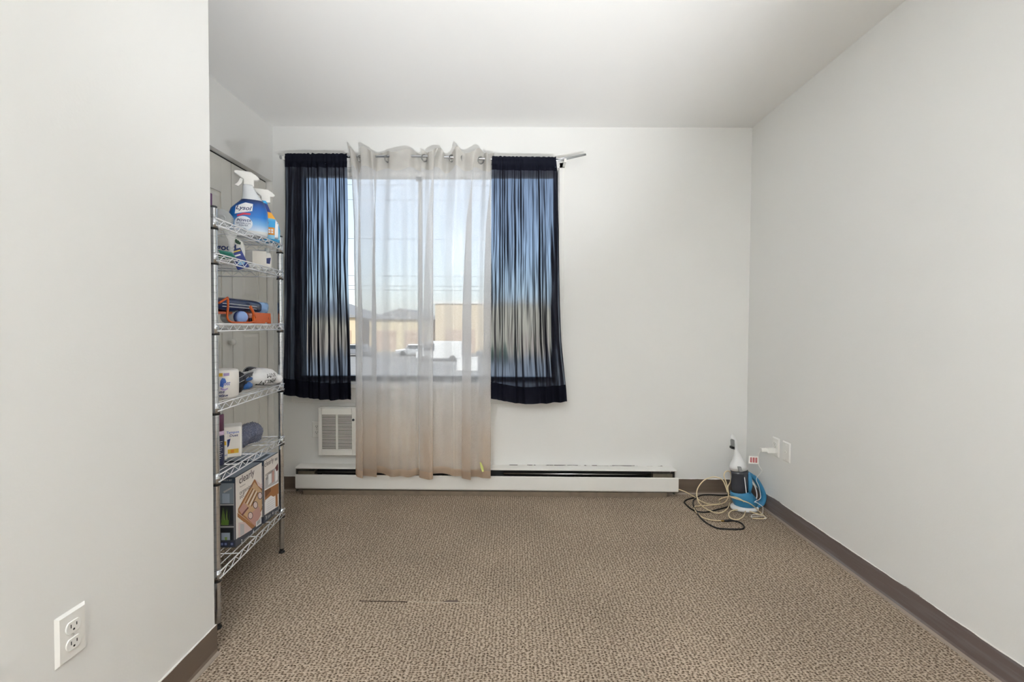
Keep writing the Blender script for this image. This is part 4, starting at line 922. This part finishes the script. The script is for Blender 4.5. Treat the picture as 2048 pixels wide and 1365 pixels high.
# rolled towel
q0 = R(.245, .115, z5+.044); q1 = R(.455, .075, z5+.05)
TW = mat('slate_towel', (112,118,142), .95, sheen=.5, bump=1.0, bscale=260, vary=.35, vscale=120)
b = MB(); A_ = (q1-q0).normalized(); B_ = Zv.cross(A_); K = 90; rings = []
for k_ in range(K+1):
    v = k_/K; cc = q0.lerp(q1, v); cap = min(1, math.sqrt(max(0, 1-((abs(v-.5)-.42)/.08)**2)) if abs(v-.5) > .42 else 1); ring = []
    for i in range(64):
        a = 2*math.pi*i/64; rr = .043*max(.05, cap)*(1+.10*math.sin(a*2+v*5)+.16*noise.noise(Vector((math.cos(a)*2, math.sin(a)*2, v*6)))+.10*noise.noise(Vector((math.cos(a)*14, math.sin(a)*14, v*44))))
        ring.append(cc+B_*(rr*1.15*math.cos(a))+Zv*(rr*math.sin(a)*.98))
    rings.append(ring)
b.loft(rings, TW)
cen = [sum(r_, Vector())/len(r_) for r_ in rings]
for k_ in range(7500):   # loop pile
    i, j = rnd.randrange(len(rings)), rnd.randrange(64); q = rings[i][j]; d = (q-cen[i]).normalized()+Vector((rnd.uniform(-.6,.6), rnd.uniform(-.6,.6), rnd.uniform(-.6,.6))); sd_ = d.cross(A_).normalized()*.0013
    q = q+A_*rnd.uniform(-.0025,.0025); b.add([q-sd_, q+sd_, q+d*rnd.uniform(.0015,.0035)], [(0,1,2)], TW)
tag(b.build('rolled_towel', loc=Vector((q0.x,q0.y,z5))), 'fluffy slate blue towel rolled up on fifth shelf', 'towel')

# ---- bottom shelf: two organiser set cartons
z6 = TIERS[5]+.003
def organiser(label, p0, p1, hgt, dep, art, side, tx):
    p0 = Vector((*p0, z6)); p1 = Vector((*p1, z6)); U_ = (p1-p0).normalized(); W_ = (p1-p0).length; N_ = U_.cross(Zv)
    t = thing('organizer_box', label, 'box', (p0+p1)/2, 'printed organizer set boxes on the bottom shelf')
    b = MB(); b.frame_box(p0, U_*W_, N_*-dep, Zv*hgt, mat('slate_card', (72,76,86), .5)); bo = b.build('box_body', t, bevel=.001)
    f = MB(); art(f, p0, U_, W_, hgt); f.build('printed_front', bo)
    s_ = MB(); side(s_, p0-N_*dep, N_, dep, hgt); s_.build('printed_side', bo)
    tp = MB(); O = p0+Zv*hgt
    tp.poly([(.004,.004),(W_-.004,.004),(W_-.004,dep-.004),(.004,dep-.004)], O, U_, -N_, mat('top_print_pale' if art is art2 else 'top_print', tx, .45), .0006)
    if art is art2: tp.text('clearly', .11, O+U_*W_*.5+N_*-.09, -U_, N_, mat('print_plum', (70,50,80), .5), .0012); tp.poly([(.01,.02),(W_*.75,.02),(W_*.75,.04),(.01,.04)], O, U_, -N_, mat('print_slate', (66,80,96), .5), .001)
    else:
        for i in range(9): tp.poly([(.02+.04*(i%4),.03+.05*(i//3)),(.044+.04*(i%4),.03+.05*(i//3)),(.04+.04*(i%4),.018+.05*(i//3)),(.018+.04*(i%4),.018+.05*(i//3))], O, U_, -N_, mat('print_mist', (150,160,172), .5), .001)
    tp.build('printed_top', bo)
CRM = mat('art_cream', (236,230,224), .45); BRN = mat('art_wood', (168,116,72), .45); BRD = mat('art_wood_dark', (122,78,48), .45); TAN = mat('art_tan', (206,172,134), .45)
PNK = mat('art_pink', (198,154,146), .45); PLM = mat('art_plum', (120,70,72), .45); GRY = mat('art_grey', (190,190,192), .45); CHC = mat('art_charcoal', (74,74,80), .45); LPK = mat('art_pale_pink', (222,202,200), .45); INK = mat('print_ink', (58,52,54), .5); INK2 = mat('print_grey_ink', (120,112,112), .5)
def art1(b, p0, U_, W_, h):
    def q(x, y):
        u = (x-325)/247; top = 700-110*u; hh = 665-100*u; return (u*W_, (1-(y-top)/hh)*h)
    lay = [0.0005]
    def P(pts, m_): lay[0] += .00006; b.poly([q(*p_) for p_ in pts], p0, U_, Zv, m_, lay[0])
    P([(325.5,702),(571.5,592),(571.5,1080),(325.5,1288)], CRM)
    P([(345,1000),(497,738),(571,815),(571,1010),(500,1172),(345,1035)], BRN)
    P([(362,1000),(497,765),(571,850),(571,990),(495,1150),(362,1030)], TAN)
    P([(340,1035),(500,1172),(470,1195),(340,1075)], BRN)
    P([(352,1010),(395,950),(430,985),(380,1060)], PNK); P([(420,1090),(540,985),(560,1060),(500,1172)], PNK); P([(372,1058),(432,990),(440,1000),(382,1070)], PLM)
    for i in range(5): P([(405+i*14,952+i*8),(478+i*12,820+i*10),(484+i*12,824+i*10),(411+i*14,958+i*8)], BRD if i % 2 == 0 else CRM)
    P([(500,735),(560,790),(571,770),(571,830),(530,800)], LPK)
    for x, y in ((454,1072),(503,975),(549,890)):
        P([(x+24*math.cos(a),y+34*math.sin(a)) for a in [i*.45 for i in range(14)]], CHC); P([(x+19*math.cos(a),y+28*math.sin(a)) for a in [i*.45 for i in range(14)]], LPK)
    P([(345,1130),(400,1130),(470,1200),(345,1275)], LPK); P([(360,1145),(395,1150),(395,1240),(360,1260)], GRY)
    P([(505,1130),(560,1090),(560,1140),(505,1180)], WHT)
    for i in range(6): P([(514+i*6,1128-i*5),(517+i*6,1126-i*5),(517+i*6,1160-i*5),(514+i*6,1162-i*5)], CHC)
    def T(s_, w_, x, y, m_, bold=0, hgt=None, sh=0): u, v = q(x, y); b.text(s_, w_, p0+U_*u+Zv*v, U_, Zv, m_, .0016, sh, None, bold, hgt)
    T('clearly', W_*.56, 425, 712, INK, .0); T('9-piece', W_*.2, 385, 786, INK2, 0, .007); T('organizer', W_*.5, 420, 826, INK2, 0, .022); T('set', W_*.16, 378, 884, INK2, 0, .015)
    T('2', W_*.05, 373, 1308, WHT, .01, .016); T('4', W_*.06, 480, 1222, WHT, .01, .016)
    for i in range(3): P([(390,1296+i*11),(440-i*6,1257+i*11),(440-i*6,1261+i*11),(390,1300+i*11)], GRY); P([(495,1210+i*11),(545-i*6,1170+i*11),(545-i*6,1174+i*11),(495,1214+i*11)], GRY)
def art2(b, p0, U_, W_, h):
    def q(x, y):
        u = (x-572)/156; top = 558-76*u; hh = 612-72*u; return (u*W_, (1-(y-top)/hh)*h)
    lay = [0.0005]
    def P(pts, m_): lay[0] += .00006; b.poly([q(*p_) for p_ in pts], p0, U_, Zv, m_, lay[0])
    P([(572.5,559),(727.5,484),(727.5,975),(572.5,1087)], CRM)
    P([(580,760),(600,700),(720,600),(726,600),(726,755),(576,835)], GRY)
    for x0, x1, y0, m_ in ((615,648,690,WHT),(655,678,660,PNK),(690,718,640,WHT)): P([(x0,y0),(x1,y0-10),(x1,785-(x1-600)*.45),(x0,800-(x0-600)*.45)], m_)
    P([(690,625),(722,580),(724,640),(705,660)], PLM)
    P([(576,835),(726,752),(726,764),(576,847)], WHT); P([(576,847),(726,764),(726,860),(576,960)], BRN)
    P([(576,850),(640,815),(640,850),(576,920)], BRD)
    P([(580,940),(640,890),(690,905),(690,1000),(580,1070)], WHT)
    for i in range(5): P([(600,960+i*20),(680,905+i*20),(680,908+i*20),(600,963+i*20)], GRY)
    P([(690,850),(712,810),(716,980),(690,990)], BRN)
    def T(s_, w_, x, y, m_, bold=0, hgt=None): u, v = q(x, y); b.text(s_, w_, p0+U_*u+Zv*v, U_, Zv, m_, .0016, 0, None, bold, hgt)
    T('clearly', W_*.62, 624, 578, INK); T('organizer', W_*.55, 624, 676, INK2, 0, .018); T('set', W_*.18, 598, 726, INK2, 0, .013)
    T('3', W_*.06, 588, 1108, WHT, .01, .016); T('4', W_*.07, 659, 1055, WHT, .01, .016)
    for i in range(6): P([(685+i*5,540-i*2),(688+i*5,538-i*2),(688+i*5,562-i*2),(685+i*5,564-i*2)], CHC)
    for i in range(3): P([(600,1092+i*11),(640-i*6,1066+i*11),(640-i*6,1070+i*11),(600,1096+i*11)], GRY); P([(675,1040+i*11),(715-i*6,1016+i*11),(715-i*6,1020+i*11),(675,1044+i*11)], GRY)
def side1(b, p0, U_, W_, h):
    x1 = W_; lay = [.0005]
    def P(pts, m_): lay[0] += .00006; b.poly([(x1-(324-x)*(.061/140), (1-(y-700)/665)*h) for x, y in pts], p0, U_, Zv, m_, lay[0])
    P([(20,704),(318,704),(318,748),(20,748)], mat('print_slate', (66,80,96), .5)); P([(20,752),(318,752),(318,1290),(20,1290)], CHC)
    P([(20,752),(308,752),(308,945),(20,945)], mat('art_blue_grey', (140,152,166), .45)); P([(205,850),(272,850),(272,940),(205,940)], mat('art_box_blue', (176,190,206), .45))
    P([(215,830),(290,790),(296,800),(222,845)], GRY)
    P([(20,950),(308,950),(308,962),(20,962)], GRY); P([(20,965),(300,965),(300,1145),(20,1145)], mat('art_shadow_box', (40,42,48), .5)); P([(20,1160),(308,1160),(308,1172),(20,1172)], GRY)
    G1, G2 = mat('art_grass', (104,140,62), .5), mat('art_grass_light', (148,176,92), .5)
    for i in range(22):
        x = 192+i*3.2; P([(x,1145),(x+4,1145),(x+rnd.uniform(-14,22),rnd.uniform(965,1030))], G1 if i % 2 else G2)
    P([(195,1100),(262,1100),(258,1148),(200,1148)], G1)
    P([(20,1178),(300,1178),(300,1290),(20,1290)], mat('art_shadow_box', (40,42,48), .5)); P([(195,1220),(275,1220),(275,1290),(195,1290)], mat('art_box_blue', (176,190,206), .45)); P([(225,1262),(250,1262),(246,1290),(230,1290)], G2)
    P([(312,752),(318,752),(318,1290),(312,1290)], GRY)
    IC = mat('art_icon', (132,146,190), .5)
    for x in (185, 218, 275): P([(x,1310),(x+34,1310),(x+34,1345),(x,1345)], mat('art_icon_edge', (36,44,84), .5)); P([(x+6,1316),(x+28,1316),(x+28,1339),(x+6,1339)], IC)
    b.text('9-PIECE SET', .045, p0+U_*(x1-.034)+Zv*(h*.965), U_, Zv, GRY, .0016, 0, None, .01)
organiser('printed organizer set box with drawer picture, nearest of two on bottom shelf', (-1.131,1.762), (-1.139,1.962), .287, .23, art1, side1, (142,152,166))
organiser('printed organizer set box with shelf picture, farther of two on bottom shelf', (-1.137,1.976), (-1.145,2.112), .288, .23, art2, side1, (186,198,212))

# ------------------------------------------------------------------ handheld steam cleaner in the corner
SY = 2.70
def S(px, py, dy=0): return at(px, py, Y=SY+dy)
base = at(1490, 1016, Z=0); base = Vector((base.x, SY, 0))
st = thing('handheld_cleaner', 'blue and white handheld cleaner with dark tank standing in the right corner', 'cleaner', base)
WHP = mat('cleaner_white', (224,225,226), .3); BLP = mat('cleaner_blue', (58,128,168), .32); TNK = mat('tank_smoke', (52,56,64), .12, coat=.5); GRP = mat('cleaner_grey', (136,138,138), .4)
def sect(pl, d_ratio, n=26, tilt=None):
    """pl: list of (left px, right px, y px) -> elliptical rings"""
    rings = []
    for xl, xr, yl, yr in pl:
        a, b_ = S(xl, yl), S(xr, yr); c_ = (a+b_)/2; U_ = (b_-a)/2; r_ = U_.length
        rings.append([c_+U_*math.cos(2*math.pi*i/n)+Vector((0,1,0))*(r_*d_ratio*math.sin(2*math.pi*i/n)) for i in range(n)])
    return rings
b = MB(); b.loft(sect([(1461,1495,941,937),(1460,1491.5,934,929),(1461.5,1489,929,924),(1465,1485,921,917),(1467.5,1478.5,909,906),(1466.5,1475,897,895),(1463.5,1473,884,882),(1460,1470,878,875),(1460.5,1467,872,871),(1463,1465.5,869.5,869.5)], .8), WHP); hb = b.build('handle_neck', st)
b = MB(); b.prism([(-.006,-.03),(.006,-.03),(.009,.03),(-.004,.034)], S(1464,888)+Vector((-.002,-.010,0)), Vector((.96,0,.0)), Vector((-.12,0,.99)), (0,-1,0), .034, GRP); b.build('switch', hb, bevel=.003)
b = MB(); b.prism([(-.01,-.008),(.008,-.008),(.009,.006),(-.009,.006)], S(1463,891.5)+Vector((-.004,-.016,-.006)), (1,0,0), (0,0,1), (0,-1,0), .03, BLK); b.build('switch_lock', hb, bevel=.003)
b = MB(); b.prism([(-.011,-.016),(.012,-.015),(.010,.014),(-.009,.014)], S(1472.5,934)+Vector((0,-.043,0)), (1,0,0), Vector((-.15,0.3,.95)).normalized(), (0,-1,0), .016, GRP); b.build('release_button', hb, bevel=.003)
b = MB(); b.loft(sect([(1462,1497,988,985),(1462,1497,975,972),(1463,1497,955,952),(1462.5,1496,948,944),(1461.5,1494.5,942,938)], .78), TNK); b.build('tank', st)
b = MB(); b.prism([(-.002,-.05),(.002,-.05),(.001,.05),(-.003,.045)], S(1483,965)+Vector((0,-.047,0)), (1,0,0), Vector((-.12,0,.99)), (0,-1,0), .001, WHT); b.build('level_mark', st)
b = MB(); b.loft(sect([(1470,1512,1013,1015),(1467,1515,1006,1007),(1463,1512,997,996),(1461,1504,990,987),(1461,1499,984,981)], .72), BLP)
b.loft(sect([(1489,1499.5,984,984),(1490,1502,968,968),(1489,1501,955,955),(1490,1498,945,944)], 2.2), BLP); b.build('lower_body', st)
b = MB(); pts = [S(x, y) for x, y in ((1494,946),(1502,951),(1510,958),(1519,972),(1525,986),(1526.5,996),(1522,1007),(1511,1012),(1504,1012))]
b.tube(spline(pts, 5), [.017 if i < 8 else .021 for i in range(41)], BLP, 12, sx=.75, sy=1.2); lp = b.build('loop_handle', st)
b = MB(); b.tube(spline([S(x, y, -.018) for x, y in ((1500,958),(1499,966),(1501,985),(1506,999),(1511,1001),(1514,993),(1512,980),(1508,970),(1501,960))], 5, False), .0035, WHP, 8); b.build('handle_liner', lp)
b = MB(); b.tube(spline([S(x, y, .01) for x, y in ((1521,974),(1527.5,986),(1529,996),(1525,1007))], 6), .006, WHP, 8); b.build('edge_trim', lp)
cb = Vector((S(1489,1015).x, SY, 0)); b = MB(); b.lathe([(.078,.001),(.084,.006),(.084,.016),(.078,.024),(.05,.032)], cb, WHP, 36, sy=.72); b.build('base_ring', st)

# ------------------------------------------------------------------ cables
def floor_pts(L, z=.006): return [Vector((*at(x, y, Z=z).xy, z)) for x, y in L]
CREAM = mat('cream_cable', (214,196,160), .45); BKC = mat('black_cable', (26,24,24), .45); WHC = mat('white_cable', (232,230,224), .4)
def up(x, y, Y): return at(x, y, Y=Y)
t = thing('coaxial_cable', 'cream coaxial cable looping off the baseboard heater end on the carpet', 'cable', (1.25, 2.7, 0))
L1 = [up(1357.6,979.5,2.85), up(1374,986,2.82)]+floor_pts([(1391,996),(1404,1004),(1419,1009),(1437,1008),(1441,1003)], .006)+[up(1438,1001,2.74), up(1445,997,2.71), up(1456,994.5,2.66), up(1470,995,2.62), up(1484,1001,2.60)]+floor_pts([(1491,1010),(1491.5,1020),(1486,1034),(1473,1040),(1460,1036),(1458,1027),(1467,1021),(1489,1021),(1507,1026),(1526,1032)], .012)
b = MB(); b.tube(spline(L1, 7), .0034, CREAM, 8); b.build('cable_jacket', t)
t2 = thing('coaxial_cable', 'cream coaxial cable standing in tall loops beside the handheld cleaner', 'cable', (1.2, 2.6, 0))
L2 = floor_pts([(1442,1042.5),(1421,1040.5),(1403,1034.5),(1391,1023),(1389,1015),(1396,1013),(1420,1011)], .006)+floor_pts([(1440,1009)], .010)+[up(1452,1003,2.68), up(1457,990,2.68), up(1453,968,2.70), up(1448,953,2.71), up(1451,944.5,2.72), up(1458,943,2.72), up(1462,950,2.73), up(1461,963,2.74), up(1456,974,2.73), up(1455,985,2.68)]+[up(1452,975,2.69), up(1446,962,2.72), up(1438,956.5,2.74), up(1424,955,2.76), up(1406,963,2.76), up(1394,982,2.72), up(1397,1004,2.64)]+floor_pts([(1413,1019),(1437,1027),(1454,1019),(1460,1005)], .016)+[up(1459,993,2.62), up(1465,996,2.60), up(1498,1007,2.53)]+floor_pts([(1518,1023),(1530,1037),(1505,1037.5)], .008)
b = MB(); b.tube(spline(L2, 7), .0034, CREAM, 8); b.build('cable_jacket', t2)
b = MB(); e0, e1 = floor_pts([(1442,1042.3),(1449,1042.5)], .006); b.tube([e0, e1], .0045, mat('brass', (160,130,70), .35, metal=1), 10); b.build('connector', t2)
t3 = thing('black_cable', 'thick black cable coiled on the carpet under the cream cables', 'cable', (1.2, 2.6, 0))
L3 = floor_pts([(1461,990.5),(1440,991),(1421,990),(1404,990.8),(1394,994.5),(1380,998),(1371.5,1001.5),(1370,1007),(1386,1020.5),(1410,1025),(1438,1019),(1459,1013.5)], .005)
b = MB(); b.tube(spline(L3, 8), .0042, BKC, 8); L4 = floor_pts([(1448,1042.5),(1462,1041.5),(1480.6,1046),(1488,1053),(1486,1058),(1476,1059),(1452,1058.5),(1430,1055.5),(1407,1042),(1398,1032),(1388,1015),(1386.5,1003),(1394,996)], .0055)
b.tube(spline(L4, 8), .0042, BKC, 8); b.tube([L4[0], L4[1]], .0065, BKC, 10); b.build('cable_jacket', t3)
# charger
c = Vector((XR-.0085, 2.611, .3925)); t4 = thing('charger', 'white plug-in charger with thin wire and tag in the right wall outlet', 'charger', c)
b = MB(); b.frame_box(c+Vector((0,-.016,-.014)), Vector((-.05,0,0)), Vector((0,.032,0)), Vector((0,0,.03)), PLW); b.frame_box(c+Vector((-.048,-.013,-.008)), Vector((-.036,0,0)), Vector((0,.026,0)), Vector((0,0,.022)), PLW); b.build('plug_body', t4, bevel=.004, bseg=3)
W1 = [c+Vector((-.083,0,.002)), up(1522,900,2.61), up(1518,908,2.62), up(1516.5,920,2.63), up(1518,932,2.63), up(1523.5,941,2.62), up(1521,947,2.62), up(1514,955,2.62), up(1513,962,2.62), up(1518,974,2.62), up(1521,990,2.62), up(1520,998,2.60), up(1509,1004.5,2.58), up(1513,1006,2.55), up(1524,1013,2.52), up(1526,1018,2.5)]+floor_pts([(1523,1030),(1506,1030),(1504,1034),(1527,1033),(1531,1038),(1506,1037),(1504,1031),(1524,1029)], .008)
b = MB(); b.tube(spline(W1, 6), .0017, WHC, 6); b.build('thin_wire', t4)
b = MB(); o = up(1507,921,2.628); U_ = Vector((.055,.0,-.003)).normalized()
b.frame_box(o-U_*.029+Zv*-.022, U_*.057, Vector((0,.0012,0)), Zv*.046+U_*.002, PLW); tgo = b.build('warning_tag', t4)
p = MB()
for i in range(3): p.poly([(-.020+i*.0155,-.014),(-.009+i*.0155,-.014),(-.009+i*.0155,.016),(-.020+i*.0155,.016)], o, U_, Zv, mat('tag_red', (170,60,64), .5), .0006)
for i in range(3):
    p.text('WARNING', .026, o+U_*(-.0145+i*.0155)+Zv*.001, Zv, -U_, WHT, .0012, 0, None, 0, .003)
p.build('lettering', tgo)

# ------------------------------------------------------------------ the street outside
GZ = -2.8
ASP = mat('pale_asphalt', (148,147,146), .9, vary=.08, vscale=.6)
b = MB(); b.box((-120,D+1.2,GZ-.3), (120,160,GZ), ASP); struct(b.build('ground_outside'), 'pale paved lot outside the window', 'ground')
BEI = mat('beige_siding', (214,196,168), .8, vary=.04, vscale=2); BEI2 = mat('tan_stucco', (220,204,172), .8); ROOF = mat('roof_grey', (150,150,152), .8); GAR = mat('garage_door', (196,172,152), .6)
def house(name, label, x0, x1, y, h, roof, doors, m_):
    t = thing(name, label, 'building', ((x0+x1)/2, y, GZ))
    b = MB(); b.box((x0,y,GZ), (x1,y+14,GZ+h), m_); b.build('wall', t)
    b = MB()
    if roof: 
        xm = (x0+x1)/2; b.prism([(x0-.5,h-.05),(x1+.5,h-.05),(xm,h+roof)], (0,y+7,GZ), (1,0,0), (0,0,1), (0,-1,0), 14.8, ROOF)
    else: b.box((x0-.2,y-.2,GZ+h), (x1+.2,y+14.2,GZ+h+.35), TRIMW)
    b.build('roof', t)
    for dx0, dx1, z0, z1 in doors:
        b = MB(); b.box((dx0,y-.06,GZ+z0), (dx1,y,GZ+z1), GAR); b.build('garage_door', t, bevel=.02)
house('warehouse', 'long beige flat-roofed building across the street, right half of the window', -10.9, 22, 60, 6.7, 0, [(-9.5,-5.5,0,3.2),(1,5,0,3)], BEI)
house('house', 'cream gabled house across the street at the window centre', -20.6, -11.6, 62, 4.6, 1.5, [(-19.6,-16.8,.2,3.0),(-15.6,-12.6,.2,3.0)], BEI2)
house('house', 'tan gabled house across the street at the window left edge', -34, -21.6, 60, 4.8, 2.4, [(-31,-27,.2,3.0),(-25.6,-22.4,.2,3)], BEI)
def car(name, label, x, y, L, m_, hgt=1.45, van=False):
    t = thing(name, label, 'car' if not van else 'van', (x,y,GZ)); W2 = .88
    side = [(0,.3),(0,.75),(.25*L,.88),(.34*L,hgt),(.72*L,hgt),(.92*L,.92),(L,.85),(L,.3)] if not van else [(0,.3),(0,.9),(.12*L,1.05),(.2*L,hgt),(L,hgt),(L,.3)]
    b = MB(); b.prism(side, (x-L/2,y,GZ), (1,0,0), (0,0,1), (0,-1,0), 2*W2, m_); b.build('body', t, bevel=.08)
    gs = [(.29*L,.92),(.36*L,hgt-.1),(.70*L,hgt-.1),(.85*L,.92)] if not van else [(.16*L,1.1),(.22*L,hgt-.2),(.4*L,hgt-.2),(.4*L,1.1)]
    b = MB(); b.prism(gs, (x-L/2,y-W2,GZ), (1,0,0), (0,0,1), (0,-1,0), .05, mat('car_glass', (60,66,74), .1)); b.build('side_window', t)
    for fx in (.2, .8):
        b = MB(); b.lathe([(.32,0),(.32,.2)], (x-L/2+fx*L,y-W2-.02,GZ+.32), BLK, 20, (0,1,0)); b.build('wheel', t)
CSI = mat('car_silver', (196,198,202), .3, metal=.3); CWH = mat('car_white', (236,236,236), .3); CGR = mat('car_grey', (130,132,138), .3)
car('car', 'silver car parked before the cream house outside', -12.2, 54, 4.6, CSI); car('car', 'dark grey car parked left outside the window', -19.2, 53, 4.5, CGR)
car('van', 'white van parked on the lot outside the window', -8.0, 47, 4.8, CWH, 2.1, True); car('car', 'grey car parked before the long beige building', -2.2, 52, 4.6, CGR)
for i, x in enumerate((-4.9, -3.9)):
    b = MB(); b.box((x,37,GZ), (x+.75,37.8,GZ+1.05), CWH); b.box((x-.04,36.95,GZ+1.05), (x+.79,37.85,GZ+1.12), CWH)
    tag(b.build('waste_bin', loc=(x+.37,37.4,GZ), bevel=.03), ['white waste bin outside, left of two', 'white waste bin outside, right of two'][i], 'bin')
b = MB(); b.ball((-1.6,50,GZ+.9), (1.3,.9,.95), mat('shrub_green', (92,104,84), .9, vary=.4, vscale=6), 16, .35, 10)
tag(b.build('shrub', loc=(-1.6,50,GZ)), 'dull green shrub on the lot outside', 'shrub')
PO = mat('pole_wood', (96,84,74), .9); WGR = mat('wire_grey', (120,124,130), .6)
ul = thing('utility_line', 'wooden utility poles with overhead power lines seen through the sheer curtains', 'power line', (-3,24,GZ))
for x in (-26, 20):
    b = MB(); b.lathe([(.16,0),(.12,11.8)], (x,24,GZ), PO, 12); b.build('pole', ul)
    b = MB(); b.box((x-.06,23.0,GZ+10.2), (x+.06,25.0,GZ+10.35), PO); b.build('cross_arm', ul)
for y_ in (371, 401, 479, 553, 573, 581):
    z = at(850, y_, Y=24).z; b = MB(); b.tube([(-26+46*i/24, 24, z-.35+.35*((i-12)/12)**2+.35) for i in range(25)], .010, WGR, 6); b.build('wire', ul)

for o in bpy.data.objects:
    if '_org' in o: del o['_org']
